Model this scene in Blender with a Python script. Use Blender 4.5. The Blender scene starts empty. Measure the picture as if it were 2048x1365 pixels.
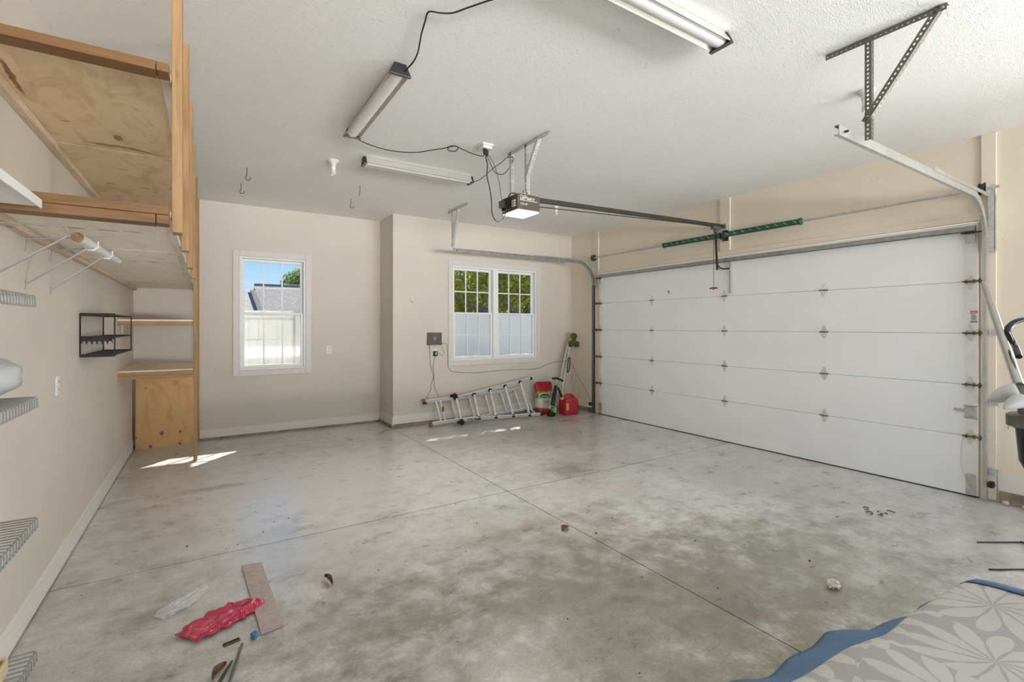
import bpy, bmesh, math, random
import numpy as np
from mathutils import Vector, Matrix
random.seed(7); rng = np.random.default_rng(7)
S = bpy.context.scene
COL = S.collection
R = math.radians

# ------------------------------------------------------------------ camera, world, sun, lights, exposure
cam = bpy.data.cameras.new('camera'); camo = bpy.data.objects.new('camera', cam); COL.objects.link(camo)
camo.location = (0, 0, 1.5063); camo.rotation_euler = (R(90), 0, -0.5679)
cam.sensor_width = 36; cam.lens = 36*955.53/2048; cam.shift_y = -28.8/2048; cam.clip_start = .02; cam.clip_end = 400
S.camera = camo
cy = S.cycles; cy.use_light_tree = False; cy.max_bounces = 6; cy.diffuse_bounces = 5; cy.glossy_bounces = 2; cy.transmission_bounces = 4; cy.transparent_max_bounces = 10
S.view_settings.view_transform = 'Standard'; S.view_settings.look = 'None'
S.view_settings.gamma = 1; S.view_settings.exposure = 0.2; S.view_settings.use_curve_mapping = False

SUNDIR = Vector((-.80, -.90, -.97)).normalized()
def make_world():
    w = bpy.data.worlds.new('sky'); S.world = w; w.use_nodes = True; nt = w.node_tree
    for n in list(nt.nodes): nt.nodes.remove(n)
    tc = nt.nodes.new('ShaderNodeTexCoord'); sp = nt.nodes.new('ShaderNodeSeparateXYZ')
    rp = nt.nodes.new('ShaderNodeValToRGB'); bg = nt.nodes.new('ShaderNodeBackground'); out = nt.nodes.new('ShaderNodeOutputWorld')
    e = rp.color_ramp.elements
    e[0].position = 0.0; e[0].color = (.62, .76, .90, 1)
    e[1].position = 1.0; e[1].color = (.12, .30, .72, 1)
    for p, c in ((.06, (.55, .74, .92, 1)), (.14, (.30, .58, .93, 1)), (.4, (.18, .42, .85, 1))):
        x = e.new(p); x.color = c
    nt.links.new(tc.outputs['Generated'], sp.inputs[0]); nt.links.new(sp.outputs['Z'], rp.inputs[0])
    nt.links.new(rp.outputs[0], bg.inputs[0]); bg.inputs[1].default_value = 1.0
    nt.links.new(bg.outputs[0], out.inputs[0])
make_world()
def light(name, kind, energy, loc, rot, col=(1, 1, 1), **kw):
    l = bpy.data.lights.new(name, kind); l.energy = energy; l.color = col
    for k, v in kw.items(): setattr(l, k, v)
    o = bpy.data.objects.new(name, l); COL.objects.link(o); o.location = loc; o.rotation_euler = rot
    return o
light('sun', 'SUN', 16.0, (0, 0, 20), SUNDIR.to_track_quat('-Z', 'Y').to_euler(), (1, .95, .86), angle=R(.6))
# added fill panels, unseen, shining in through openings behind and beside the camera
FILL_TINT = (.965, .985, 1.0)
light('doorway_fill', 'AREA', 90, (2.5, -8.5, 1.6), (R(90), 0, 0), FILL_TINT, shape='RECTANGLE', size=10, size_y=4.4)
light('bay_fill', 'AREA', 620, (9.5, -.95, 1.4), (0, R(90), 0), FILL_TINT, shape='RECTANGLE', size=4.2, size_y=5)
# added upward fill panels on the ground outside, brightening the ceiling like driveway bounce
light('front_ground_fill', 'AREA', 25500, (2.5, -18, -.02), (R(180), 0, 0), FILL_TINT, shape='RECTANGLE', size=14, size_y=14)
light('side_ground_fill', 'AREA', 1900, (11.5, -2.5, -.02), (R(180), 0, 0), FILL_TINT, shape='RECTANGLE', size=7, size_y=10)

# ------------------------------------------------------------------ room dimensions (metres)
XL, XD, YB, YB2, ZC, XB = -.772, 5.733, 7.527, 6.913, 3.183, 2.32
T = .15

# ------------------------------------------------------------------ helpers
class MB:
    def __init__(s): s.v = []; s.f = []
    def add(s, vs, fs):
        b = len(s.v); s.v += [tuple(map(float, q)) for q in vs]; s.f += [tuple(b+i for i in q) for q in fs]; return s
    def box(s, x0, y0, z0, x1, y1, z1):
        return s.add([(x0,y0,z0),(x1,y0,z0),(x1,y1,z0),(x0,y1,z0),(x0,y0,z1),(x1,y0,z1),(x1,y1,z1),(x0,y1,z1)],
                     [(0,3,2,1),(4,5,6,7),(0,1,5,4),(1,2,6,5),(2,3,7,6),(3,0,4,7)])
    def beam(s, p0, p1, w, h, up=(0,0,1)):
        p0 = Vector(p0); p1 = Vector(p1); d = (p1-p0).normalized(); sd = d.cross(Vector(up)).normalized(); u = sd.cross(d)
        vs = [p+sd*a*w/2+u*b*h/2 for p in (p0, p1) for a, b in ((-1,-1),(1,-1),(1,1),(-1,1))]
        return s.add(vs, [(0,1,2,3),(7,6,5,4),(0,4,5,1),(1,5,6,2),(2,6,7,3),(3,7,4,0)])
    def tube(s, pts, r, n=8, cap=True, closed=False):
        pts = [Vector(p) for p in pts]; m = len(pts)
        rr = r if hasattr(r, '__len__') else [r]*m
        tan = []
        for i in range(m):
            a = pts[(i-1) % m] if (closed or i > 0) else pts[i]; b = pts[(i+1) % m] if (closed or i < m-1) else pts[i]
            tan.append((b-a).normalized())
        ref = Vector((0,0,1)) if abs(tan[0].z) < .9 else Vector((1,0,0))
        nr = (ref-tan[0]*ref.dot(tan[0])).normalized(); vs = []
        for i in range(m):
            nr = (nr-tan[i]*nr.dot(tan[i])).normalized(); bn = tan[i].cross(nr)
            for k in range(n):
                a = 2*math.pi*k/n; vs.append(pts[i]+(nr*math.cos(a)+bn*math.sin(a))*rr[i])
        fs = []
        for i in range(m if closed else m-1):
            j = (i+1) % m
            for k in range(n): fs.append((i*n+k, i*n+(k+1) % n, j*n+(k+1) % n, j*n+k))
        if cap and not closed:
            fs.append(tuple(range(n-1, -1, -1))); fs.append(tuple((m-1)*n+k for k in range(n)))
        return s.add(vs, fs)
    def lathe(s, prof, o, axis=(0,0,1), n=16):
        o = Vector(o); ax = Vector(axis).normalized(); ref = Vector((1,0,0)) if abs(ax.x) < .9 else Vector((0,1,0))
        u = (ref-ax*ref.dot(ax)).normalized(); w = ax.cross(u); vs = []; fs = []
        for r, t in prof:
            for k in range(n):
                a = 2*math.pi*k/n; vs.append(o+ax*t+(u*math.cos(a)+w*math.sin(a))*max(r, 1e-5))
        m = len(prof)
        for i in range(m-1):
            for k in range(n): fs.append((i*n+k, i*n+(k+1) % n, (i+1)*n+(k+1) % n, (i+1)*n+k))
        fs.append(tuple(range(n-1, -1, -1))); fs.append(tuple((m-1)*n+k for k in range(n)))
        return s.add(vs, fs)
    def prism(s, poly, vec):
        poly = [Vector(p) for p in poly]; n = len(poly); vec = Vector(vec)
        vs = poly+[p+vec for p in poly]
        fs = [tuple(range(n-1, -1, -1)), tuple(range(n, 2*n))]+[(i, (i+1) % n, n+(i+1) % n, n+i) for i in range(n)]
        return s.add(vs, fs)
    def ball(s, c, r, n=12, m=8):
        c = Vector(c); r = r if hasattr(r, '__len__') else (r, r, r); vs = []; fs = []
        for i in range(m+1):
            th = math.pi*i/m
            for k in range(n):
                a = 2*math.pi*k/n; sn = max(math.sin(th), 1e-3)
                vs.append(c+Vector((r[0]*sn*math.cos(a), r[1]*sn*math.sin(a), r[2]*math.cos(th))))
        for i in range(m):
            for k in range(n): fs.append((i*n+k, i*n+(k+1) % n, (i+1)*n+(k+1) % n, (i+1)*n+k))
        return s.add(vs, fs)
    def perf(s, p0, p1, wd, w, th=.0025, pitch=.025, hr=.0055):
        """flat steel strip from p0 to p1, width w along wd, with a row of real holes"""
        p0 = Vector(p0); p1 = Vector(p1); d = (p1-p0); L = d.length; d.normalize(); wd = Vector(wd)
        wd = (wd-d*wd.dot(d)).normalized(); nn = d.cross(wd)
        cnt = max(1, round(L/pitch)); st = L/cnt
        for i in range(cnt):
            c = p0+d*(st*(i+.5))+wd*(w/2); vs = []
            for sg in (-.5, .5):
                o = nn*th*sg
                for a, b in ((-1,-1),(0,-1),(1,-1),(1,0),(1,1),(0,1),(-1,1),(-1,0)): vs.append(c+d*a*st/2+wd*b*w/2+o)
                for a, b in ((-.7,-.7),(0,-1),(.7,-.7),(1,0),(.7,.7),(0,1),(-.7,.7),(-1,0)): vs.append(c+d*a*hr*1.25+wd*b*hr+o)
            fs = []
            for k in range(8):
                j = (k+1) % 8
                fs += [(k, j, 8+j, 8+k), (16+j, 16+k, 24+k, 24+j), (8+k, 8+j, 24+j, 24+k)]
            fs += [(0,1,17,16),(1,2,18,17),(4,5,21,20),(5,6,22,21)]
            if i == 0: fs += [(6,7,23,22),(7,0,16,23)]
            if i == cnt-1: fs += [(2,3,19,18),(3,4,20,19)]
            s.add(vs, fs)
        return s
    def angle(s, p0, p1, a, b, w=.032, **k):
        return s.perf(p0, p1, a, w, **k).perf(p0, p1, b, w, **k)
    def sweep(s, path, prof, bn):
        """prof (n,b) swept along a planar path; n is the in-plane normal, b along bn"""
        path = [Vector(p) for p in path]; bn = Vector(bn); m = len(path); q = len(prof); vs = []
        for i in range(m):
            t = (path[min(i+1, m-1)]-path[max(i-1, 0)]).normalized(); n = t.cross(bn).normalized()
            for a, b in prof: vs.append(path[i]+n*a+bn*b)
        fs = [(i*q+k, i*q+(k+1) % q, (i+1)*q+(k+1) % q, (i+1)*q+k) for i in range(m-1) for k in range(q)]
        fs += [tuple(range(q)), tuple((m-1)*q+k for k in range(q-1, -1, -1))]
        return s.add(vs, fs)
    def build(s, name, mat, parent=None, smooth=None, bevel=0, seg=2):
        off = Vector((0, 0, 0)) if parent is None else world_loc(parent)
        me = bpy.data.meshes.new(name)
        me.from_pydata([tuple(Vector(q)-off) for q in s.v], [], s.f)
        bm = bmesh.new(); bm.from_mesh(me); bmesh.ops.recalc_face_normals(bm, faces=bm.faces); bm.to_mesh(me); bm.free()
        me.materials.append(mat)
        if smooth:
            me.polygons.foreach_set('use_smooth', [True]*len(me.polygons)); me.set_sharp_from_angle(angle=R(smooth))
        o = bpy.data.objects.new(name, me); COL.objects.link(o)
        if parent is not None: o.parent = parent
        if bevel:
            md = o.modifiers.new('bevel', 'BEVEL'); md.width = bevel; md.segments = seg; md.limit_method = 'ANGLE'; md.angle_limit = R(40)
        return o
def world_loc(o):
    v = Vector((0, 0, 0))
    while o is not None: v += Vector(o.location); o = o.parent
    return v
def empty(name, loc):
    o = bpy.data.objects.new(name, None); COL.objects.link(o); o.location = loc; o.empty_display_size = .05; return o
def tag(o, label=None, cat=None, group=None, kind=None):
    if label: o['label'] = label
    if cat: o['category'] = cat
    if group: o['group'] = group
    if kind: o['kind'] = kind
    return o
def thing(name, loc, label, cat, group=None): return tag(empty(name, loc), label, cat, group)
def bx(*a): return MB().box(*a)
def dup(o, parent=None, loc=None):
    c = o.copy(); COL.objects.link(c); c.parent = parent
    if loc is not None: c.location = loc
    for ch in o.children: dup(ch, c)
    return c
def smoothpath(pts, k=4):
    """Catmull-Rom through the points"""
    P = [Vector(p) for p in pts]; out = []
    for i in range(len(P)-1):
        a = P[max(i-1, 0)]; b = P[i]; c = P[i+1]; d = P[min(i+2, len(P)-1)]
        for j in range(k):
            t = j/k
            out.append(.5*((2*b)+(c-a)*t+(2*a-5*b+4*c-d)*t*t+(3*b-a-3*c+d)*t**3))
    return out+[P[-1]]
def text(body, size, loc, xd, yd, mat, parent, name='lettering', align='LEFT', bold=0, sx=1):
    cu = bpy.data.curves.new('t', 'FONT'); cu.body = body; cu.size = size; cu.align_x = align; cu.extrude = .0006; cu.offset = bold
    to = bpy.data.objects.new('t', cu); COL.objects.link(to)
    bpy.context.view_layer.update()
    me = bpy.data.meshes.new_from_object(to.evaluated_get(bpy.context.evaluated_depsgraph_get()))
    bpy.data.objects.remove(to)
    X = Vector(xd).normalized(); Y = Vector(yd).normalized(); Z = X.cross(Y)
    M = Matrix((X*sx, Y, Z)).transposed()
    off = Vector(loc)-world_loc(parent)
    for v in me.vertices: v.co = M @ v.co + off
    me.materials.clear(); me.materials.append(mat); me.name = name
    o = bpy.data.objects.new(name, me); COL.objects.link(o); o.parent = parent
    return o

# ------------------------------------------------------------------ materials
class NT:
    def __init__(s, name):
        s.m = bpy.data.materials.new(name); s.m.use_nodes = True; s.t = s.m.node_tree
        s.b = s.t.nodes['Principled BSDF']; s.out = s.t.nodes['Material Output']
    def n(s, typ, **kw):
        q = s.t.nodes.new('ShaderNode'+typ)
        for k, v in kw.items():
            if k.startswith('i_'):
                key = k[2:]; key = int(key) if key.isdigit() else key.replace('_', ' ')
                q.inputs[key].default_value = v
            else: setattr(q, k, v)
        return q
    def l(s, a, b): s.t.links.new(a, b)
    def pos(s, scale=(1, 1, 1), obj=False):
        if obj: o = s.n('TexCoord').outputs['Object']
        else: o = s.n('NewGeometry').outputs['Position']
        mp = s.n('Mapping'); mp.inputs['Scale'].default_value = scale; s.l(o, mp.inputs[0]); return mp.outputs[0]
    def noise(s, vec, scale, detail=4, rough=.55, dist=0):
        q = s.n('TexNoise'); q.inputs['Scale'].default_value = scale; q.inputs['Detail'].default_value = detail
        q.inputs['Roughness'].default_value = rough; q.inputs['Distortion'].default_value = dist
        s.l(vec, q.inputs['Vector']); return q.outputs[0]
    def ramp(s, fac, stops):
        q = s.n('ValToRGB'); e = q.color_ramp.elements
        while len(e) < len(stops): e.new(.5)
        for x, (p, c) in zip(e, stops): x.position = p; x.color = (*c, 1) if len(c) == 3 else c
        s.l(fac, q.inputs[0]); return q.outputs[0]
    def val(s, fac, a, b, lo=0, hi=1):
        q = s.n('MapRange'); q.inputs[1].default_value = a; q.inputs[2].default_value = b
        q.inputs[3].default_value = lo; q.inputs[4].default_value = hi; s.l(fac, q.inputs[0]); return q.outputs[0]
    def mix(s, fac, a, b, mode='MIX'):
        q = s.n('MixRGB', blend_type=mode)
        for i, v in ((0, fac), (1, a), (2, b)):
            if isinstance(v, (int, float)): q.inputs[i].default_value = v
            elif isinstance(v, tuple): q.inputs[i].default_value = (*v, 1)
            else: s.l(v, q.inputs[i])
        return q.outputs[0]
    def math(s, op, a, b=None):
        q = s.n('Math', operation=op)
        for i, v in ((0, a), (1, b)):
            if v is None: continue
            if isinstance(v, (int, float)): q.inputs[i].default_value = v
            else: s.l(v, q.inputs[i])
        return q.outputs[0]
    def bump(s, h, strength, dist=.01):
        q = s.n('Bump'); q.inputs['Strength'].default_value = strength; q.inputs['Distance'].default_value = dist
        s.l(h, q.inputs['Height']); s.l(q.outputs[0], s.b.inputs['Normal'])
    def set(s, col=None, rough=None, metal=None, spec=None):
        for key, v in (('Base Color', col), ('Roughness', rough), ('Metallic', metal), ('Specular IOR Level', spec)):
            if v is None: continue
            if isinstance(v, tuple): s.b.inputs[key].default_value = (*v, 1)
            elif isinstance(v, (int, float)): s.b.inputs[key].default_value = v
            else: s.l(v, s.b.inputs[key])
        return s.m
def plain(name, col, rough=.5, metal=0, var=.06, scale=12, spec=None, bump=0):
    m = NT(name); p = m.pos(); nz = m.noise(p, scale, 2)
    dk = tuple(c*(1-var*2) for c in col); lt = tuple(min(1, c*(1+var)) for c in col)
    m.set(m.ramp(nz, [(.3, dk), (.7, lt)]), rough, metal, spec)
    if bump: m.bump(nz, bump, .004)
    return m.m
def wall_mat(name, col, bump=.12, scuff=.55, lo=.68):
    m = NT(name); p = m.pos()
    c = m.ramp(m.noise(p, 1.3, 1), [(.3, tuple(x*.965 for x in col)), (.7, tuple(min(1, x*1.02) for x in col))])
    sc = m.noise(m.pos((1, 1, 2.2)), 9, 4, .75, 1.2)
    c = m.mix(m.val(sc, lo, lo+.10, 0, scuff), c, tuple(x*.62 for x in col))
    sp = m.n('TexVoronoi', feature='F1'); sp.inputs['Scale'].default_value = 3.2; m.l(p, sp.inputs['Vector'])
    c = m.mix(m.val(sp.outputs['Distance'], .018, .024, .55, 0), c, (.22, .18, .14))
    m.set(c, .55); m.bump(m.noise(p, 60, 1), bump, .003); return m.m
def wood(name, axis, lt, dk, sc=1.0, rough=.55):
    m = NT(name); k = {'x': (1.2, 16, 16), 'y': (16, 1.2, 16), 'z': (16, 16, 1.2)}[axis]
    p = m.pos(tuple(q*sc for q in k)); g = m.noise(p, 2.2, 5, .6, .8)
    c = m.ramp(g, [(.32, dk), (.52, lt), (.75, tuple(min(1, q*1.12) for q in lt))])
    big = m.noise(m.pos((1.5, 1.5, 1.5)), 1.7, 2)
    c = m.mix(m.val(big, .35, .7, 0, .35), c, dk)
    kv = m.n('TexVoronoi', feature='F1'); kv.inputs['Scale'].default_value = 3.4
    kk = {'x': (.55, 1.5, 1.5), 'y': (1.5, .55, 1.5), 'z': (1.5, 1.5, .55)}[axis]
    m.l(m.pos(kk), kv.inputs['Vector'])
    c = m.mix(m.val(kv.outputs['Distance'], .035, .075, .85, 0), c, tuple(q*.32 for q in dk))
    m.set(c, rough); m.bump(g, .15, .002); return m.m
def plywood(name, lt, dk, plane, marks=(), kd=(.22, .11, .05)):
    """plane: two axis indices; marks: (a, b, ra, rb, tilt, strength)"""
    m = NT(name)
    st = {(0, 1): (2.2, .9, 2), (0, 2): (2.2, 2, .9)}[plane]
    p = m.pos(st); g = m.noise(p, 2.4, 4, .6, 2.2)
    c = m.ramp(g, [(.3, dk), (.5, lt), (.8, tuple(min(1, q*1.06) for q in lt))])
    fine = m.noise(m.pos((6, 60, 6) if plane == (0, 1) else (60, 6, 6)), 3, 3)
    c = m.mix(m.val(fine, .45, .75, 0, .18), c, dk)
    if marks:
        sp = m.n('SeparateXYZ'); wn = m.n('VectorMath', operation='ADD')
        pp = m.n('NewGeometry').outputs['Position']
        nz = m.n('TexNoise'); nz.inputs['Scale'].default_value = 14; m.l(pp, nz.inputs['Vector'])
        sc = m.n('VectorMath', operation='SCALE'); sc.inputs['Scale'].default_value = .03; m.l(nz.outputs['Color'], sc.inputs[0])
        m.l(pp, wn.inputs[0]); m.l(sc.outputs[0], wn.inputs[1]); m.l(wn.outputs[0], sp.inputs[0])
        A = sp.outputs[plane[0]]; B = sp.outputs[plane[1]]
        for (a, b, ra, rb, tl, strg) in marks:
            da = m.math('SUBTRACT', A, a+.015); db = m.math('SUBTRACT', B, b+.015)
            ct, sn = math.cos(tl), math.sin(tl)
            u = m.math('ADD', m.math('MULTIPLY', da, ct/ra), m.math('MULTIPLY', db, sn/ra))
            v = m.math('ADD', m.math('MULTIPLY', da, -sn/rb), m.math('MULTIPLY', db, ct/rb))
            r2 = m.math('ADD', m.math('MULTIPLY', u, u), m.math('MULTIPLY', v, v))
            c = m.mix(m.val(r2, .45, 1.3, strg, 0), c, kd)
    m.set(c, .55); return m.m
def concrete():
    m = NT('concrete_floor'); p = m.pos()
    big = m.noise(p, .62, 3, .62); mid = m.noise(m.pos((1.0, 1.5, 1)), 2.6, 6, .70, .3); fine = m.noise(p, 75, 2, .7)
    c = m.ramp(big, [(.30, (.47, .455, .425)), (.48, (.58, .57, .55)), (.66, (.68, .675, .66))])
    c = m.mix(1.0, c, m.ramp(mid, [(.30, (.72, .71, .69)), (.46, (.94, .935, .925)), (.60, (1.04, 1.04, 1.04)), (.75, (1.18, 1.18, 1.18))]), 'MULTIPLY')
    c = m.mix(1.0, c, m.ramp(m.noise(p, 9, 5, .75), [(.34, (.80, .785, .76)), (.52, (1.0, 1.0, 1.0)), (.72, (1.10, 1.10, 1.10))]), 'MULTIPLY')
    c = m.mix(1.0, c, m.ramp(fine, [(.30, (.84, .835, .82)), (.60, (1.04, 1.04, 1.04))]), 'MULTIPLY')
    # pale scaled patches, a painted window sheen, dark wet-looking stains with own outlines
    w = m.noise(p, 5, 3, .7)
    sp = m.n('SeparateXYZ'); m.l(p, sp.inputs[0])
    def blob(x, y, rx, ry, col, st, mode='MIX'):
        nonlocal c
        u = m.math('MULTIPLY', m.math('SUBTRACT', sp.outputs[0], x), 1/rx); v = m.math('MULTIPLY', m.math('SUBTRACT', sp.outputs[1], y), 1/ry)
        r = m.math('SQRT', m.math('ADD', m.math('MULTIPLY', u, u), m.math('MULTIPLY', v, v)))
        r = m.math('ADD', r, m.math('MULTIPLY', m.math('SUBTRACT', w, .5), 2.6))
        c = m.mix(m.val(r, .45, 1.25, st, 0), c, col, mode)
    blob(3.17, 3.94, .28, .20, (.20, .185, .15), .65); blob(1.7, 4.85, .35, .25, (.62, .61, .60), .6)
    blob(.85, 5.0, 1.9, 1.5, (.80, .79, .77), .75); blob(3.75, 2.38, .42, .06, (.66, .65, .63), .8)  # first, broad blob paints the window's sheen into the floor colour
    blob(.05, 5.25, .35, .07, (.28, .22, .16), .6); blob(-.25, 3.1, .25, .08, (.24, .20, .16), .55)
    blob(1.9, 1.70, 1.9, 1.1, (.58, .555, .49), .95, 'MULTIPLY'); blob(3.2, 1.4, 1.5, .9, (.70, .68, .63), .9, 'MULTIPLY'); blob(1.65, 2.2, .4, .2, (.24, .215, .18), .45)
    blob(.5, 3.5, .5, .3, (.60, .595, .58), .55); blob(-.1, 4.1, .28, .2, (.60, .59, .57), .6)
    blob(2.0, 2.95, .5, .08, (.30, .26, .20), .5); blob(.6, 2.5, .9, .4, (.72, .70, .66), .8, 'MULTIPLY')
    ro = m.val(mid, .3, .7, .24, .42)
    m.set(c, ro, 0, .7); m.b.inputs['Coat Weight'].default_value = .65; m.b.inputs['Coat Roughness'].default_value = .2; m.bump(fine, .08, .003); return m.m
def ceiling_mat():
    m = NT('ceiling_texture'); p = m.pos(); a = m.noise(m.pos((1, 2.2, 1)), 38, 2, .6, 1.5)
    c = m.ramp(m.noise(p, .8, 2), [(.3, (.88, .872, .85)), (.7, (.92, .912, .89))])
    c = m.mix(m.val(a, .57, .70, 0, .34), c, (.56, .54, .50))
    m.set(c, .8); m.bump(a, .8, .005); return m.m
def glass_mat():
    m = NT('window_glass'); tr = m.n('BsdfTransparent'); gl = m.n('BsdfGlossy'); gl.inputs['Roughness'].default_value = .03
    tr.inputs[0].default_value = (.97, .975, .97, 1)
    fr = m.n('Fresnel'); fr.inputs[0].default_value = 1.45; mx = m.n('MixShader')
    m.l(m.math('MULTIPLY', fr.outputs[0], .15), mx.inputs[0]); m.l(tr.outputs[0], mx.inputs[1]); m.l(gl.outputs[0], mx.inputs[2])
    m.l(mx.outputs[0], m.out.inputs[0]); return m.m
def thin_mat(name, col, trans=.5, rough=.5):
    m = NT(name); d = m.n('BsdfDiffuse'); t = m.n('BsdfTranslucent'); g = m.n('BsdfGlossy'); g.inputs[1].default_value = rough
    d.inputs[0].default_value = (*col, 1); t.inputs[0].default_value = (*col, 1)
    a = m.n('MixShader'); a.inputs[0].default_value = trans; b = m.n('MixShader'); b.inputs[0].default_value = .05
    m.l(d.outputs[0], a.inputs[1]); m.l(t.outputs[0], a.inputs[2]); m.l(a.outputs[0], b.inputs[1]); m.l(g.outputs[0], b.inputs[2])
    m.l(b.outputs[0], m.out.inputs[0]); return m.m
def film_mat(name, col, alpha, rough):
    m = NT(name); p = m.pos(); nz = m.noise(p, 60, 4, .6, 1)
    m.set(m.ramp(nz, [(.3, tuple(c*.8 for c in col)), (.7, col)]), rough, 0, .8); m.b.inputs['Alpha'].default_value = alpha
    m.bump(nz, .25, .004); return m.m
def emit(name, col, st):
    m = NT(name); m.b.inputs['Emission Color'].default_value = (*col, 1); m.b.inputs['Emission Strength'].default_value = st
    m.set(col, .4); return m.m
def leaf_mat(name, a, b):
    m = NT(name); q = m.noise(m.pos(), 3.0, 3); c = m.ramp(q, [(.35, a), (.65, b)])
    d = m.n('BsdfDiffuse'); t = m.n('BsdfTranslucent'); mx = m.n('MixShader'); mx.inputs[0].default_value = .58
    m.l(c, d.inputs[0]); m.l(c, t.inputs[0]); m.l(d.outputs[0], mx.inputs[1]); m.l(t.outputs[0], mx.inputs[2]); m.l(mx.outputs[0], m.out.inputs[0]); return m.m
def rug_mat():
    m = NT('rug_leaf_weave'); p = m.pos((1, 1, 0))
    vo = m.n('TexVoronoi', feature='F1', voronoi_dimensions='2D'); vo.inputs['Scale'].default_value = 2.2; vo.inputs['Randomness'].default_value = .55
    m.l(p, vo.inputs['Vector'])
    df = m.n('VectorMath', operation='SUBTRACT'); m.l(p, df.inputs[0]); m.l(vo.outputs['Position'], df.inputs[1])
    sp = m.n('SeparateXYZ'); m.l(df.outputs[0], sp.inputs[0])
    ang = m.math('ARCTAN2', sp.outputs[1], sp.outputs[0])
    r = m.math('SQRT', m.math('ADD', m.math('MULTIPLY', sp.outputs[0], sp.outputs[0]), m.math('MULTIPLY', sp.outputs[1], sp.outputs[1])))
    r = m.math('ADD', r, m.math('MULTIPLY', m.math('SUBTRACT', m.noise(p, 5, 2), .5), .03))
    tw = m.math('ADD', m.math('MULTIPLY', ang, 12/(2*math.pi)), m.math('MULTIPLY', r, 1.2))
    ph = m.math('ABSOLUTE', m.math('SUBTRACT', m.math('FRACT', m.math('ADD', tw, 20)), .5))      # 0 at the leaf's middle
    rr = m.math('PINGPONG', m.math('ADD', m.math('DIVIDE', r, .135), .05), 1.0)
    w = m.math('MULTIPLY', m.math('SQRT', rr), .46)
    mask = m.val(m.math('SUBTRACT', w, ph), -.015, .02, 0, 1)
    c = m.mix(mask, (.40, .39, .375), (.565, .545, .505))
    wv = m.noise(m.pos((1, 1, 1)), 420, 2)
    c = m.mix(m.val(wv, .35, .65, .22, 0), c, (.33, .32, .315))
    m.set(c, .9, 0, .1); m.bump(wv, .3, .002); return m.m
def denim_mat():
    m = NT('rug_binding_blue'); p = m.pos((1, 1, 1)); wv = m.noise(p, 300, 3, .7)
    m.set(m.ramp(wv, [(.3, (.055, .105, .19)), (.7, (.19, .29, .42))]), .9, 0, .1); m.bump(wv, .5, .003); return m.m
def shingle_mat():
    m = NT('roof_shingles'); br = m.n('TexBrick'); br.inputs['Scale'].default_value = 1
    m.l(m.pos((1, 1, 1)), br.inputs['Vector'])
    br.inputs['Color1'].default_value = (.26, .215, .18, 1); br.inputs['Color2'].default_value = (.35, .295, .25, 1); br.inputs['Mortar'].default_value = (.17, .155, .15, 1)
    br.inputs['Brick Width'].default_value = .35; br.inputs['Row Height'].default_value = .22; br.inputs['Mortar Size'].default_value = .03
    nz = m.noise(m.pos(), 6, 3); m.set(m.mix(.25, br.outputs[0], m.ramp(nz, [(.3, (.2, .19, .18)), (.7, (.42, .39, .37))])), .9); return m.m

M = {}
M['wall'] = wall_mat('wall_paint', (.665, .60, .52))
M['walld'] = wall_mat('wall_paint_right', (.80, .705, .575), .12, .75, .635)
M['base'] = wall_mat('baseboard_paint', (.78, .735, .665), .03, .8)
M['curb'] = plain('curb_concrete', (.30, .25, .19), .9, 0, .25, 7, bump=.4)
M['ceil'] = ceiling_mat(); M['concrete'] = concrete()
M['joint'] = plain('joint_dirt', (.10, .09, .08), .95)
M['casing'] = plain('window_casing_paint', (.69, .655, .61), .4, 0, .02)
M['vinyl'] = plain('window_vinyl', (.86, .85, .83), .35, 0, .02)
M['glass'] = glass_mat()
M['doorw'] = plain('door_white_enamel', (.87, .868, .86), .38, 0, .015, 2)
M['stile'] = plain('door_stile_steel', (.84, .835, .82), .35, 0, .03)
M['galv'] = plain('galvanised_steel', (.60, .60, .58), .30, .6, .10, 25)
M['galvl'] = plain('galvanised_track', (.52, .52, .50), .36, .7, .06, 14)
M['hinge'] = plain('bright_zinc_hinge', (.78, .78, .76), .25, .3, .08, 40)
M['galvs'] = plain('strut_steel', (.38, .38, .37), .35, .6, .1, 14)
M['galvm'] = plain('shaded_track', (.17, .17, .16), .4, .6, .15, 14)  # darker steel: shading inside the far track's channel put into its colour
M['galvd'] = plain('dull_galvanised_angle', (.16, .15, .125), .5, .5, .12, 20)
M['rust'] = plain('roller_brass_brown', (.20, .14, .07), .5, .5, .2, 30)
M['dark'] = plain('dark_metal', (.055, .048, .042), .45, .4, .15)
M['black'] = plain('black_plastic', (.012, .011, .011), .55, 0, .1)
M['blackg'] = plain('black_gloss', (.015, .016, .02), .15, 0, .1)
M['white'] = plain('white_plastic', (.80, .79, .76), .35, 0, .02)
M['off'] = plain('porcelain_offwhite', (.74, .71, .66), .35, 0, .03)
M['green'] = plain('spring_green', (.022, .105, .055), .5, .2, .2, 9)
M['chalk'] = plain('spring_chalk', (.40, .52, .44), .8)
M['red'] = plain('red_plastic', (.50, .022, .045), .35, 0, .08)
M['redm'] = plain('red_handle', (.36, .05, .04), .5)
M['housing'] = plain('opener_brown', (.098, .080, .062), .42, .15, .06)
M['print'] = plain('pale_print', (.62, .58, .50), .6, 0, .02)
M['blackprint'] = plain('black_print', (.03, .03, .03), .6)
M['redprint'] = plain('red_print', (.55, .05, .04), .6)
M['yellow'] = plain('yellow_label', (.75, .58, .12), .5)
M['lens'] = emit('opener_lens_lit', (1, .98, .95), 1.3)
M['diff'] = plain('light_diffuser', (.86, .86, .86), .18, 0, .01)
M['refl'] = plain('light_reflector', (.62, .60, .55), .28, .5, .03)
M['lum'] = plain('ladder_aluminium', (.78, .775, .76), .36, .2, .06, 20)
M['orange'] = plain('orange_rubber', (.34, .085, .05), .6)
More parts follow.
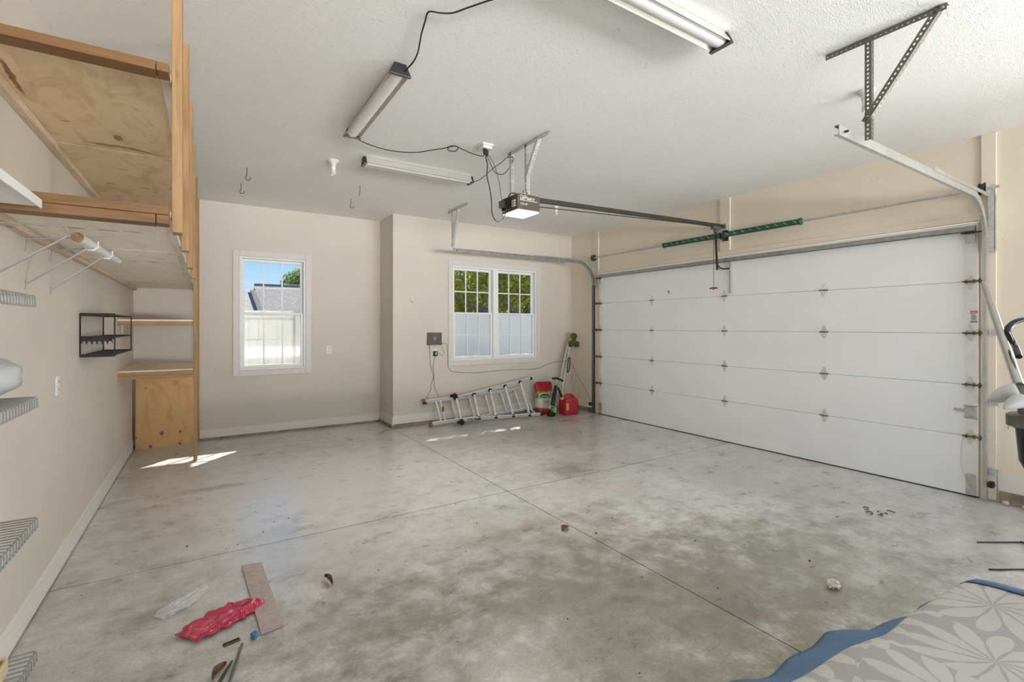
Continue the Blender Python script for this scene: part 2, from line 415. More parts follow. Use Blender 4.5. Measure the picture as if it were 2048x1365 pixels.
M['olive'] = plain('olive_paint', (.095, .088, .026), .55, 0, .2, 20)
M['pole'] = plain('worn_white_pole', (.60, .575, .50), .45, .2, .15, 18)
M['tgrey'] = plain('tool_grey', (.33, .34, .35), .4)
M['tgreen'] = plain('tool_green', (.22, .60, .10), .4)
M['chrome'] = plain('chrome_tube', (.50, .485, .45), .2, .95, .05)
M['dgrey'] = plain('dark_grey_cast', (.17, .165, .155), .35, .5, .12, 15)
M['blade'] = plain('blade_grey', (.50, .51, .50), .5, 0, .06, 8)
M['closet'] = plain('closet_rod_white', (.80, .79, .77), .3, 0, .02)
M['bracket'] = plain('bracket_white_metal', (.42, .41, .39), .4, .2, .05)
M['endgrain'] = plain('rod_end_wood', (.27, .18, .09), .8, 0, .2, 40)
M['wire'] = plain('white_coated_wire', (.34, .33, .305), .3, .1, .06)
M['board'] = plain('pinkish_board', (.46, .385, .355), .8, 0, .07, 30, bump=.2)
M['leaf'] = plain('dried_leaf', (.17, .085, .045), .8, 0, .3, 40)
M['paper'] = plain('crumpled_paper', (.62, .56, .46), .8, 0, .15, 60)
M['tan'] = plain('tan_plastic', (.66, .52, .30), .4, 0, .05)
M['blue'] = plain('blue_scrap', (.06, .20, .36), .5)
M['pink'] = plain('pink_chalk', (.72, .42, .40), .8); M['cream'] = plain('cream_chalk', (.72, .64, .42), .8)
M['stone'] = plain('grit', (.10, .085, .07), .9)
M['redbag'] = film_mat('red_film', (.66, .035, .10), .84, .2)
M['clearbag'] = film_mat('clear_film', (.92, .92, .90), .24, .06)
M['greybag'] = plain('grey_film', (.52, .53, .52), .18, 0, .05, 6, .8)
GOLD = (.43, .255, .115); GOLDD = (.31, .165, .065)
M['wj'] = wood('shaded_pine_joist', 'x', (.225, .112, .040), (.15, .07, .024))  # darker copy of the pine, with the joist fronts' shade painted in
for a in 'xyz': M['w'+a] = wood('pine_stud_'+a, a, GOLD, GOLDD)
PALE = (.70, .56, .41)
for a in 'xy': M['p'+a] = wood('pale_pine_'+a, a, PALE, (.52, .38, .25))
M['rim'] = wood('whitewashed_pine', 'y', (.74, .69, .62), (.50, .42, .34))
M['plyu'] = plywood('plywood_upper', (.78, .615, .42), (.62, .44, .25), (0, 1),
    [(-.47, 3.63, .12, .013, -.10, .95), (-.335, 3.655, .075, .011, .45, .95), (-.423, 3.47, .022, .05, 0, .8), (-.50, 3.66, .055, .030, 0, .40), (-.385, 3.655, .05, .03, 0, .35), (-.62, 3.33, .022, .009, -.1, .7),
     (-.30, 4.0, .03, .012, .1, .5), (-.48, 4.15, .03, .014, 0, .5), (-.6, 4.6, .035, .02, 0, .5), (-.4, 4.62, .035, .02, 0, .5), (-.22, 4.55, .035, .02, 0, .5), (-.70, 2.86, .012, .20, .05, .95)])
M['plyl'] = plywood('plywood_lower', (.92, .84, .73), (.83, .72, .58), (0, 1),
    [(-.663, 3.13, .028, .024, 0, .45), (-.541, 3.12, .045, .03, 0, .5), (-.422, 3.11, .045, .03, 0, .5), (-.316, 3.10, .042, .03, 0, .45),
     (-.699, 4.51, .035, .04, 0, .4), (-.465, 4.48, .04, .04, 0, .4), (-.339, 4.46, .04, .04, 0, .4), (-.22, 4.45, .03, .04, 0, .35)], (.33, .19, .10))
M['plyp'] = plywood('plywood_panel_orange', (.74, .46, .20), (.60, .33, .12), (0, 2),
    [(-.48, .17, .022, .03, 0, .85), (-.285, .165, .018, .022, 0, .8), (-.59, .02, .018, .022, 0, .85), (-.29, .02, .016, .02, 0, .8), (-.345, .79, .03, .04, 0, .3), (-.64, .74, .014, .018, 0, .5), (-.735, .14, .015, .02, 0, .7)], (.15, .05, .02))
M['plys'] = plywood('plywood_shelf_top', (.86, .74, .60), (.74, .60, .44), (0, 1))
M['fence'] = thin_mat('fence_vinyl', (.90, .89, .86), .45)
M['shing'] = shingle_mat(); M['roofdark'] = plain('roof_shade_strip', (.075, .075, .08), .9); M['siding'] = plain('house_siding', (.78, .76, .72), .6)
M['bark'] = plain('bark', (.20, .135, .095), .9, 0, .3, 14, bump=.6)
M['leafa'] = leaf_mat('tree_leaves_near', (.17, .20, .03), (.58, .58, .13)); M['leafb'] = leaf_mat('tree_leaves_far', (.06, .10, .025), (.30, .34, .10))
M['grass'] = plain('lawn', (.17, .16, .11), .95, 0, .25, 4)
M['soffit'] = plain('added_soffit_white', (.75, .74, .71), .6)
M['rug'] = rug_mat(); M['denim'] = denim_mat(); M['rugback'] = plain('rug_backing', (.52, .49, .45), .95, 0, .08, 60, bump=.3)

def struct(name, mb, mat, parent=None, **k):
    o = mb.build(name, mat, parent, **k)
    if parent is None: o['kind'] = 'structure'
    return o

# ------------------------------------------------------------------ the setting
fl = struct('floor', bx(XL-T, -2.75, -.20, XD+T, YB+T, -.035), M['joint'])
for (x0, x1) in ((XL-T, 2.3115), (2.3185, XD+T)):
    for (y0, y1) in ((-2.75, 3.695), (3.705, YB+T)):
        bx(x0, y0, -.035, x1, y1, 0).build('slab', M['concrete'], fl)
struct('ceiling', bx(XL-T, -2.75, ZC, XD+T, YB+T, ZC+.15), M['ceil'])
struct('wall_left', bx(XL-T, -2.75, 0, XL, YB+T, ZC), M['wall'])
W1 = (.375, 1.215, .905, 2.478); W2 = (3.295, 4.925, .962, 2.485)
def wall_with_hole(y0, y1, xa, xb, w):
    return (MB().box(xa, y0, 0, w[0], y1, ZC).box(w[1], y0, 0, xb, y1, ZC).box(w[0], y0, 0, w[1], y1, w[2]).box(w[0], y0, w[3], w[1], y1, ZC))
struct('wall_back', wall_with_hole(YB, YB+T, XL, XB, W1), M['wall'])
struct('wall_return', bx(XB, YB2+T, 0, XB+T, YB+T, ZC), M['wall'])
struct('wall_back_right', wall_with_hole(YB2, YB2+T, XB, XD, W2), M['wall'])
DY0, DY1, DZ = 1.335, 6.155, 2.435
mb = MB().box(XD, DY1, 0, XD+T, YB2+T, ZC).box(XD, .40, 0, XD+T, DY0, ZC).box(XD, DY0, DZ, XD+T, DY1, ZC)
mb.box(XD, -2.30, 2.40, XD+T, .40, ZC).box(XD, -2.75, 0, XD+T, -2.30, ZC)
struct('wall_right', mb, M['walld'])
struct('wall_front', MB().box(XL, -2.75, 0, -.40, -2.6, ZC).box(5.35, -2.75, 0, XD, -2.6, ZC).box(-.40, -2.75, 2.92, 5.35, -2.6, ZC), M['wall'])
# unseen soffit added over the back windows, its depth shaping the sun patches
struct('added_soffit', MB().box(-1.5, YB+T, 2.98, XB, YB+T+1.50, 3.10).box(XB+T, YB2+T, 2.98, 6.5, YB2+T+1.58, 3.10), M['soffit'])
# baseboards: face board plus a thin cap, standing on the concrete curb
def baseb(name, mbs): struct(name, mbs, M['base'])
baseb('baseboard_left', MB().box(XL, -2.6, .012, XL+.014, 7.36, .118).box(XL, -2.6, .118, XL+.009, 7.36, .148))
baseb('baseboard_back', MB().box(-.085, YB-.014, .028, XB-.014, YB, .110).box(-.085, YB-.009, .110, XB-.014, YB, .135))
baseb('baseboard_return', MB().box(XB-.014, YB2-.014, .045, XB, YB, .14).box(XB-.009, YB2-.009, .14, XB, YB, .175))
baseb('baseboard_back_right', MB().box(XB, YB2-.014, .058, XD-.014, YB2, .15).box(XB, YB2-.009, .15, XD-.014, YB2, .182))
baseb('baseboard_right', MB().box(XD-.014, 6.30, .07, XD, YB2, .17).box(XD-.009, 6.30, .17, XD, YB2, .20)
      .box(XD-.014, .42, .10, XD, 1.215, .21).box(XD-.009, .42, .21, XD, 1.215, .24))
struct('trim_2', MB().box(XL, 2.0, 0, XL+.006, YB, .012).box(XL, YB-.03, 0, XB-.03, YB, .028).box(XB-.03, YB2-.03, 0, XB, YB, .045)
       .box(XB, YB2-.03, 0, XD, YB2, .058).box(XD-.03, 6.25, 0, XD, YB2-.03, .07).box(XD-.03, .42, 0, XD, 1.20, .10), M['curb'], bevel=.004)
# boards framing the garage door: header strip, side jambs and the spring pad
struct('trim_3', bx(XD-.018, 1.315, DZ+.004, XD, 6.175, 2.50), M['walld'], bevel=.003)
struct('trim_4', bx(XD-.022, 6.172, .01, XD, 6.262, ZC), M['walld'], bevel=.003)
struct('trim_5', bx(XD-.022, 1.222, .01, XD, 1.318, ZC), M['walld'], bevel=.003)
struct('trim_6', bx(XD-.030, 3.70, 2.50, XD, 3.84, ZC), M['walld'], bevel=.003)

# windows: double-hung sashes with 3 x 2 lites each
def make_window(name, y, hole, units):
    w = empty(name, (hole[0], y, hole[2])); w['kind'] = 'structure'
    x0, x1, z0, z1 = hole; c = .082
    # casing boards around the opening
    for (a, b, cc, d) in ((x0-c, z0-c, x0, z1+c), (x1, z0-c, x1+c, z1+c), (x0, z1, x1, z1+c), (x0, z0-c, x1, z0)):
        m_ = MB().box(a, y-.016, b, cc, y, d); 
        m_.build('casing', M['casing'], w, bevel=.005)
    t = .026
    mb_ = MB().box(x0, y, z0, x0+t, y+.12, z1).box(x1-t, y, z0, x1, y+.12, z1).box(x0+t, y, z1-t, x1-t, y+.12, z1).box(x0+t, y, z0, x1-t, y+.12, z0+t)
    n = len(units)
    for k in range(1, n): mb_.box(units[k-1][1], y, z0+t, units[k][0], y+.12, z1-t)
    mb_.build('frame', M['vinyl'], w, bevel=.003)
    zm = z0+(z1-z0)*.498
    for (ux0, ux1) in units:
        for up in (0, 1):
            ya = y+.035 + (.045 if up else 0); yb = ya+.036
            za, zb = (zm-.018, z1-t) if up else (z0+t, zm+.018)
            st = .034; bt = .030 if up else .040; tp = .040 if up else .030
            sh = MB().box(ux0, ya, za, ux0+st, yb, zb).box(ux1-st, ya, za, ux1, yb, zb).box(ux0+st, ya, za, ux1-st, yb, za+bt).box(ux0+st, ya, zb-tp, ux1-st, yb, zb)
            so = sh.build('upper_sash' if up else 'lower_sash', M['vinyl'], w, bevel=.003)
            gx0, gx1, gz0, gz1 = ux0+st, ux1-st, za+bt, zb-tp; mw = .018; ym = (ya+yb)/2
            cx = [gx0+(gx1-gx0)*k/3 for k in range(4)]; zc = [gz0, (gz0+gz1)/2, gz1]
            for k in (1, 2): bx(cx[k]-mw/2, ym-.008, gz0, cx[k]+mw/2, ym+.008, gz1).build('muntin', M['vinyl'], so)
            bx(gx0, ym-.0082, zc[1]-mw/2, gx1, ym+.0082, zc[1]+mw/2).build('muntin', M['vinyl'], so)
            for i in range(3):
                for j in range(2): bx(cx[i]+.001, ym-.0025, zc[j]+.001, cx[i+1]-.001, ym+.0025, zc[j+1]-.001).build('pane', M['glass'], so)
            if not up:
                xm = (ux0+ux1)/2
                bx(xm-.045, ya-.012, za+.012, xm+.045, ya, za+.022).build('lift_rail', M['vinyl'], so)
    return w
make_window('window_1', YB, W1, [(W1[0]+.026, W1[1]-.026)])
xm = (W2[0]+W2[1])/2 - .022
make_window('window_2', YB2, W2, [(W2[0]+.026, xm-.05), (xm+.05, W2[1]-.026)])

# ------------------------------------------------------------------ garage door (sections, hinges, hardware)
door = empty('door_1', (5.708, 3.745, 0)); door['kind'] = 'structure'
DX = 5.708
hz = [0.008, .533, .991, 1.448, 1.905, 2.43]
for i in range(5):
    pn = MB().box(DX, DY0, hz[i]+.0012, DX+.045, DY1, hz[i+1]-.0012).build('panel', M['doorw'], door, bevel=.003)
    for y0 in (DY0+.002, DY1-.087):
        MB().perf((DX-.0015, y0+.03, hz[i]+.04), (DX-.0015, y0+.03, hz[i+1]-.04), (0, 1, 0), .026, .002, .045, .003) \
            .box(DX-.0025, y0, hz[i]+.012, DX-.0005, y0+.03, hz[i+1]-.012).box(DX-.0025, y0+.056, hz[i]+.012, DX-.0005, y0+.085, hz[i+1]-.012).build('end_stile', M['stile'], pn)
hw_u = [(-.032, 0), (.032, 0), (.030, .012), (.014, .055), (.008, .068), (-.008, .068), (-.014, .055), (-.030, .012)]
def hinge_part(y, z, end):
    m_ = MB()
    for s_ in (1, -1):
        m_.prism([(DX-.005, y+a, z+s_*(b+.004)) for a, b in hw_u], (.004, 0, 0))
        m_.lathe([(.007, 0), (.007, .004)], (DX-.005, y, z+s_*.050), (-1, 0, 0), 8).lathe([(.006, 0), (.006, .004)], (DX-.005, y, z+s_*.026), (-1, 0, 0), 8)
    m_.box(DX-.018, y-.030, z-.010, DX-.001, y-.024, z+.012).box(DX-.018, y+.024, z-.010, DX-.001, y+.030, z+.012)
    h = m_.build('hinge', M['hinge'], door)
    MB().tube([(DX-.012, y-.042, z), (DX-.012, y+.042, z)], .0075, 8).build('hinge_pin', M['rust'], h)
    if end:
        sg = -1 if y < 3 else 1
        MB().tube([(DX-.028, y-.05*sg, z+.002), (DX-.028, y+.085*sg, z+.002)], .0055, 8).lathe([(.022, 0), (.022, .012)], (DX-.028, y+.072*sg, z+.002), (0, 1, 0), 12) \
            .box(DX-.036, y-.028, z-.014, DX-.002, y-.022, z+.016).box(DX-.036, y+.022, z-.014, DX-.002, y+.028, z+.016).build('roller', M['rust'], h)
for z in hz[1:5]:
    for y in (1.384, 2.576, 3.771, 4.983, 6.108): hinge_part(y, z, y < 2 or y > 6)
MB().box(DX-.055, DY0+.01, 2.345, DX-.004, DY1-.01, 2.349).box(DX-.055, DY0+.01, 2.345, DX-.051, DY1-.01, 2.385).box(DX-.007, DY0+.01, 2.349, DX-.003, DY1-.01, 2.400).build('top_strut', M['galvs'], door)
for y in (DY0+.01, DY1-.085):
    b_ = MB().box(DX-.010, y, 2.245, DX-.004, y+.075, 2.335).box(DX-.036, y+.002, 2.26, DX-.010, y+.008, 2.33).box(DX-.036, y+.067, 2.26, DX-.010, y+.073, 2.33).build('top_bracket', M['galv'], door, bevel=.003)
    sg = -1 if y < 3 else 1
    MB().tube([(DX-.040, y+.0375-.055*sg, 2.335), (DX-.040, y+.0375+.085*sg, 2.335)], .006, 8).build('roller', M['dark'], b_)
    MB().box(DX-.012, y+.005, .03, DX-.004, y+.07, .20).box(DX-.03, y+.01, .02, DX-.004, y+.065, .032).lathe([(.006, 0), (.006, .006)], (DX-.012, y+.035, .14), (-1, 0, 0), 8).lathe([(.006, 0), (.006, .006)], (DX-.012, y+.035, .09), (-1, 0, 0), 8).build('bottom_bracket', M['galv'], door)
for z in hz[1:5]: bx(DX+.012, DY0, z-.012, DX+.030, DY1, z+.012).build('joint_seal', M['dark'], door)
lk = MB().box(DX-.020, 1.345, .705, DX-.003, 1.42, .795).box(DX-.010, 1.335, .690, DX-.003, 1.43, .702).box(DX-.010, 1.335, .798, DX-.003, 1.43, .810).build('slide_lock', M['galv'], door, bevel=.003)
MB().box(DX-.014, 1.42, .752, DX-.008, 1.495, .772).box(DX-.030, 1.484, .752, DX-.014, 1.49, .772).build('lock_bar', M['galv'], lk)
st_ = bx(DX-.0045, 1.336, 1.544, DX-.003, 1.386, 1.648).build('warning_sticker', M['white'], door)
bx(DX-.0052, 1.336, 1.622, DX-.0045, 1.386, 1.646).build('red_band', M['redprint'], st_)
bx(DX-.0052, 1.336, 1.544, DX-.0045, 1.386, 1.552).build('black_band', M['blackprint'], st_)
bx(DX-.0056, 1.340, 1.630, DX-.0052, 1.382, 1.637).build('pale_line', M['white'], st_)
for k in range(6): bx(DX-.0052, 1.341+.004*(k % 3), 1.562+.009*k, DX-.0045, 1.381-.003*(k % 2), 1.566+.009*k).build('print_line', M['blackprint'], st_)
MB().tube(smoothpath([(DX-.02, 1.43, .53), (DX-.015, 1.445, .40), (DX-.015, 1.44, .25), (DX-.018, 1.40, .12), (DX-.02, 1.36, .05)]), .0018, 5).build('lift_cable', M['tan'], door)
MB().angle((DX-.004, 3.672, 1.94), (DX-.004, 3.672, 2.36), (0, 1, 0), (-1, 0, 0), .034, pitch=.022).build('arm_bracket', M['galv'], door)
bx(DX-.004, 4.655, 2.02, DX-.002, 4.69, 2.032).build('dark_mark', M['black'], door); bx(DX-.004, 4.65, 1.995, DX-.002, 4.685, 2.005).build('dark_mark', M['black'], door)
bx(DX, DY0, .0, DX+.04, DY1, .008).build('bottom_seal', M['black'], door)

# tracks
def arc(cx, cz, r, a0, a1, n=12): return [(cx+r*math.cos(a0+(a1-a0)*i/n), cz+r*math.sin(a0+(a1-a0)*i/n)) for i in range(n+1)]
def make_track(y, sg, label):
    """sg: +1 opens towards +Y"""
    t = thing('door_track', (5.65, y, 0), label, 'door track', 'garage door tracks')
    U = [(-.028, 0), (.028, 0), (.028, .024), (.020, .024), (.020, .0215), (.0255, .0215), (.0255, .0025), (-.0255, .0025), (-.0255, .0215), (-.020, .0215), (-.020, .024), (-.028, .024)]
    U = [(a, b*sg) for a, b in U]
    xz = [(2.965, 2.605), (4.0, 2.605), (5.26, 2.605)]+arc(5.26, 2.225, .38, R(90), R(0))[1:]
    MB().sweep([(x, y, z) for x, z in xz], U, (0, 1, 0)).build('horizontal_rail', M['galvl'] if sg > 0 else M['galvs'], t, smooth=35)
    MB().sweep([(5.64, y, 2.222), (5.64, y, 1.2), (5.64, y, .012)], U, (0, 1, 0)).build('vertical_rail', M['galvl'] if sg > 0 else M['galvm'], t)
    yo = y-.003*sg
    MB().beam((4.4, yo, 2.640), (5.66, yo, 2.640), .003, .030).build('reinforcing_angle', M['galvl'], t)
    MB().box(5.655, min(y, y-.045*sg), 2.16, 5.659, max(y, y-.045*sg), 2.64).box(5.655, min(y-.042*sg, y-.045*sg), 2.16, 5.711, max(y-.042*sg, y-.045*sg), 2.64).box(5.655, min(y, y-.045*sg), 2.155, 5.711, max(y, y-.045*sg), 2.16).build('flag_bracket', M['galv'], t)
    for z in (1.455, .853, .252):
        MB().box(5.700, min(y-.005*sg, y-.055*sg), z-.026, 5.709, max(y-.005*sg, y-.055*sg), z+.026).box(5.66, min(y-.005*sg, y-.009*sg), z-.026, 5.700, max(y-.005*sg, y-.009*sg), z+.026).lathe([(.006, 0), (.006, .005)], (5.700, y-.035*sg, z), (-1, 0, 0), 8).build('jamb_bracket', M['galv'], t)
    MB().lathe([(.007, -.02), (.007, .03)], (3.03, y, 2.605), (0, 1, 0), 8).build('end_bolt', M['dark'], t)
    return t
make_track(1.262, 1, 'galvanised door track running to the near jamb at the right photo edge')
make_track(6.228, -1, 'galvanised door track curving down beside the window and back corner')
def hanger(name, parts, label, grp='perforated steel hangers', mat='galvd'):
    t = thing(name, parts[0][1], label, 'hanger', grp)
    for nm, p0, p1, a, b in parts: MB().angle(p0, p1, a, b).build(nm, M[mat], t)
    return t
hanger('track_hanger', [('ceiling_angle', (3.22, .872, ZC-.002), (3.22, 1.445, ZC-.002), (0, 0, -1), (1, 0, 0)),
                        ('vertical_angle', (3.218, 1.205, 2.585), (3.218, 1.205, ZC-.005), (0, 1, 0), (1, 0, 0)),
                        ('diagonal_brace', (3.212, 1.225, 2.685), (3.212, .885, ZC-.010), (0, .7, .7), (1, 0, 0))],
       'perforated steel hanger with a long diagonal brace holding the near track end')
hanger('track_hanger', [('ceiling_angle', (2.96, 5.76, ZC-.002), (2.96, 6.375, ZC-.002), (0, 0, -1), (1, 0, 0)),
                        ('vertical_angle', (2.958, 6.215, 2.645), (2.958, 6.215, ZC-.005), (0, 1, 0), (1, 0, 0)),
                        ('diagonal_brace', (2.952, 6.225, 2.66), (2.952, 6.02, ZC-.010), (0, .9, .2), (1, 0, 0))],
       'small perforated steel hanger holding the far track end above the double window', mat='galv')
hanger('opener_hanger', [('ceiling_angle', (2.455, 3.27, ZC-.002), (2.455, 3.94, ZC-.002), (0, 0, -1), (1, 0, 0)),
                        ('vertical_angle', (2.455, 3.86, 2.735), (2.455, 3.86, ZC-.005), (0, 1, 0), (1, 0, 0)),
                        ('vertical_angle', (2.455, 3.60, 2.735), (2.455, 3.60, ZC-.005), (0, 1, 0), (1, 0, 0)),
                        ('diagonal_brace', (2.448, 3.605, 2.86), (2.448, 3.40, ZC-.010), (0, .9, .2), (1, 0, 0))],
       'perforated steel hanger carrying the brown motor unit in mid ceiling', mat='galv')

# torsion spring shaft
SX, SZ = 5.633, 2.693
ts = thing('torsion_spring_shaft', (SX, 3.745, SZ), 'steel torsion shaft with green springs above the white garage door', 'spring shaft')
MB().tube([(SX, 1.185, SZ), (SX, 6.30, SZ)], .0125, 10).build('shaft', M['galv'], ts, smooth=40)
def spring(y0, y1, nm='spring'):
    n = int(abs(y1-y0)/.011); pr = []
    for i in range(n): t = (y1-y0)*i/n; pr += [(.0275, t), (.0335, t+(y1-y0)/n*.5)]
    pr.append((.0275, y1-y0))
    o = MB().lathe(pr, (SX, y0, SZ), (0, 1, 0), 14).build(nm, M['green'], ts, smooth=60)
    for k in range(9):
        a = y0+(y1-y0)*(k+.5)/9; 
        MB().tube([(SX-.024, a+.022, SZ+.020), (SX-.0325, a, SZ+.004), (SX-.0300, a-.022, SZ-.014)], .0035, 5).build('chalk_mark', M['chalk'], o)
    for e, s_ in ((y0, -1), (y1, 1)):
        MB().lathe([(.031, 0), (.040, .012), (.040, .030), (.026, .040)], (SX, e-(.02*s_), SZ), (0, s_, 0), 14).build('winding_cone', M['green'], o, smooth=40)
spring(3.80, 4.69); spring(2.79, 3.73)
MB().box(5.64, 3.755, SZ-.055, 5.703, 3.761, SZ+.05).box(5.699, 3.72, SZ-.07, 5.703, 3.80, SZ+.07).lathe([(.030, 0), (.030, .016)], (SX, 3.75, SZ), (0, 1, 0), 14).box(5.60, 3.75, SZ-.06, 5.68, 3.766, SZ-.045).build('centre_bracket', M['dark'], ts)
for y, s_ in ((6.18, 1), (1.315, -1)):
    MB().lathe([(.020, 0), (.052, .004), (.052, .012), (.045, .014), (.044, .034), (.052, .036), (.052, .044), (.022, .046)], (SX, y, SZ), (0, s_, 0), 18).build('cable_drum', M['dark'], ts, smooth=40)
    yy = y+.055*s_
    MB().box(5.60, yy-.002, SZ-.055, 5.712, yy+.002, SZ+.04).box(5.708, min(yy, yy+.035*s_), SZ-.055, 5.712, max(yy, yy+.035*s_), SZ+.04).build('bearing_plate', M['galv'], ts)

# ------------------------------------------------------------------ garage door opener
op = thing('garage_door_opener', (2.48, 3.735, 2.558), 'dark brown ceiling motor unit with glowing white lens and long rail', 'door opener')
ho = MB().box(2.355, 3.60, 2.572, 2.605, 3.868, 2.712).build('housing', M['housing'], op, bevel=.006)
bx(2.365, 3.606, 2.556, 2.597, 3.862, 2.572).build('light_lens', M['lens'], op, bevel=.005)
light('opener_lamp', 'AREA', 22, (2.481, 3.734, 2.552), (0, 0, 0), (1, .95, .86), shape='RECTANGLE', size=.22, size_y=.24)
MB().box(2.40, 3.60, 2.713, 2.52, 3.655, 2.718).box(2.43, 3.60, 2.718, 2.436, 3.63, 2.752).box(2.47, 3.60, 2.718, 2.49, 3.63, 2.745).build('mounting_strap', M['galv'], op)
MB().box(2.40, 3.83, 2.713, 2.52, 3.87, 2.718).box(2.43, 3.855, 2.718, 2.49, 3.861, 2.745).build('mounting_strap', M['galv'], op)
rp = MB().box(2.345, 3.70, 2.60, 2.3545, 3.86, 2.70).build('rear_panel', M['black'], op, bevel=.003)
MB().box(2.315, 3.795, 2.62, 2.345, 3.86, 2.685).lathe([(.018, 0), (.018, .006)], (2.315, 3.83, 2.655), (-1, 0, 0), 12).build('control_box', M['dgrey'], rp)
for z in (2.60, 2.622, 2.644): bx(2.342, 3.63, z, 2.3545, 3.68, z+.014).build('label_plate', M['print'], rp)
bx(2.352, 3.82, 2.582, 2.3545, 3.85, 2.594).build('label_plate', M['print'], rp)
text('LiftMaster', .040, (2.382, 3.5992, 2.664), (1, 0, 0), (0, 0, 1), M['print'], op, bold=.0012, sx=.98)
text('1/2 HP', .029, (2.385, 3.5992, 2.612), (1, 0, 0), (0, 0, 1), M['print'], op, bold=.0004)
bx(2.382, 3.5985, 2.697, 2.455, 3.5998, 2.701).build('printed_rule', M['print'], op)
bx(2.382, 3.5985, 2.652, 2.575, 3.5998, 2.658).build('printed_rule', M['print'], op)
MB().beam((2.60, 3.745, 2.722), (5.66, 3.745, 2.805), .034, .042).build('rail', M['dark'], op)
MB().box(5.655, 3.715, 2.755, 5.703, 3.775, 2.85).build('header_bracket', M['galv'], op)
MB().tube([(2.61, 3.735, 2.655), (3.6, 3.735, 2.70), (4.6, 3.735, 2.745), (5.4, 3.735, 2.785)], .005, 6).build('drive_chain', M['dark'], op)
MB().box(5.40, 3.72, 2.745, 5.54, 3.77, 2.782).box(5.45, 3.73, 2.715, 5.50, 3.76, 2.745).build('trolley', M['dgrey'], op, bevel=.004)
MB().beam((5.475, 3.748, 2.74), (5.535, 3.765, 2.235), .026, .008, (1, 0, 0)).build('straight_arm', M['dark'], op)
MB().tube(smoothpath([(5.530, 3.755, 2.30), (5.560, 3.74, 2.262), (5.61, 3.72, 2.25), (5.682, 3.695, 2.258)]), .011, 8).build('curved_arm', M['dark'], op, smooth=40)
MB().tube([(5.435, 3.745, 2.75), (5.436, 3.747, 2.4), (5.435, 3.748, 2.01)], .0028, 6).build('pull_cord', M['dark'], op)
MB().tube([(5.435, 3.80, 1.995), (5.435, 3.748, 2.0), (5.435, 3.695, 1.995)], .011, 8).tube([(5.435, 3.748, 2.0), (5.435, 3.748, 1.975)], .010, 8).build('release_handle', M['redm'], op, smooth=40)

# ------------------------------------------------------------------ cords
def cord(name, pts, r, mat, label, cat='cord', k=5):
    o = MB().tube(smoothpath(pts, k), r, 6).build(name, M[mat], None, smooth=60); return tag(o, label, cat)
cord('power_cord', [(1.063,4.15,3.12),(1.075,4.224,3.150),(1.191,4.315,3.153),(1.368,4.374,3.153),(1.53,4.36,3.153),(1.666,4.289,3.153),(1.754,4.172,3.153),(1.851,4.051,3.156),(1.888,3.975,3.16),(1.948,3.975,3.158),(1.958,4.055,3.150),(1.903,4.077,3.150),(1.869,4.02,3.154),(1.91,3.968,3.158),(1.998,3.986,3.153),(2.118,4.016,3.145),(2.20,3.975,3.125),(2.165,3.87,3.105)], .0042, 'black', 'black cord sagging from the lengthwise shop light to the ceiling outlet')
cord('extension_cord', [(1.30,2.00,3.168),(1.219,2.094,3.165),(1.147,2.203,3.163),(1.09,2.29,3.16),(1.036,2.33,3.163),(.985,2.362,3.168),(.999,2.447,3.165),(1.02,2.55,3.16),(1.045,2.64,3.158),(1.07,2.739,3.155),(1.078,2.84,3.15),(1.06,2.94,3.135)], .0046, 'black', 'black cord tacked to the ceiling running up out of the photo')
cord('light_cord', [(2.478,4.77,3.135),(2.535,4.79,3.143),(2.555,4.643,3.143),(2.493,4.284,3.143),(2.456,4.025,3.135),(2.41,3.87,3.12),(2.44,3.80,3.10),(2.49,3.95,3.06),(2.509,4.10,3.04),(2.45,4.15,3.06),(2.34,4.05,3.09),(2.19,3.87,3.10)], .0036, 'black', 'thin black cord from the crosswise shop light looped by the hanger')
cord('opener_power_cord', [(2.18,3.845,3.10),(2.135,3.79,3.05),(2.13,3.75,2.965),(2.125,3.75,2.865),(2.151,3.75,2.766),(2.172,3.75,2.656),(2.177,3.75,2.543),(2.209,3.75,2.479),(2.251,3.75,2.47),(2.300,3.75,2.506),(2.325,3.74,2.581),(2.328,3.72,2.68),(2.345,3.70,2.725),(2.39,3.68,2.732)], .0055, 'black', 'thick black cord hanging in a deep loop below the motor unit')
cord('bell_wire', [(2.19,3.85,3.10),(2.212,3.82,3.05),(2.255,3.82,2.978),(2.276,3.82,2.914),(2.30,3.82,2.835),(2.310,3.82,2.745),(2.325,3.82,2.692)], .0026, 'dark', 'twisted thin wire dropping from the ceiling to the motor unit')
cord('controller_wire', [(2.884,6.895,1.235),(2.90,6.90,1.072),(2.908,6.90,.917),(2.941,6.90,.799),(2.958,6.90,.721),(2.917,6.90,.607),(2.917,6.90,.53),(2.859,6.895,.442),(2.851,6.89,.381),(2.884,6.89,.371),(2.925,6.89,.383)], .0032, 'dgrey', 'grey wire dropping from the dark wall box to the ladder', 'wire')
cord('adapter_wire', [(2.983,6.89,1.045),(2.966,6.90,.953),(2.95,6.90,.876),(2.966,6.895,.775),(2.962,6.89,.682),(2.975,6.89,.565),(3.033,6.89,.444),(3.025,6.885,.39),(2.966,6.885,.364),(2.925,6.884,.378)], .0032, 'dgrey', 'grey wire from the black plug adapter twisting down to the ladder', 'wire')
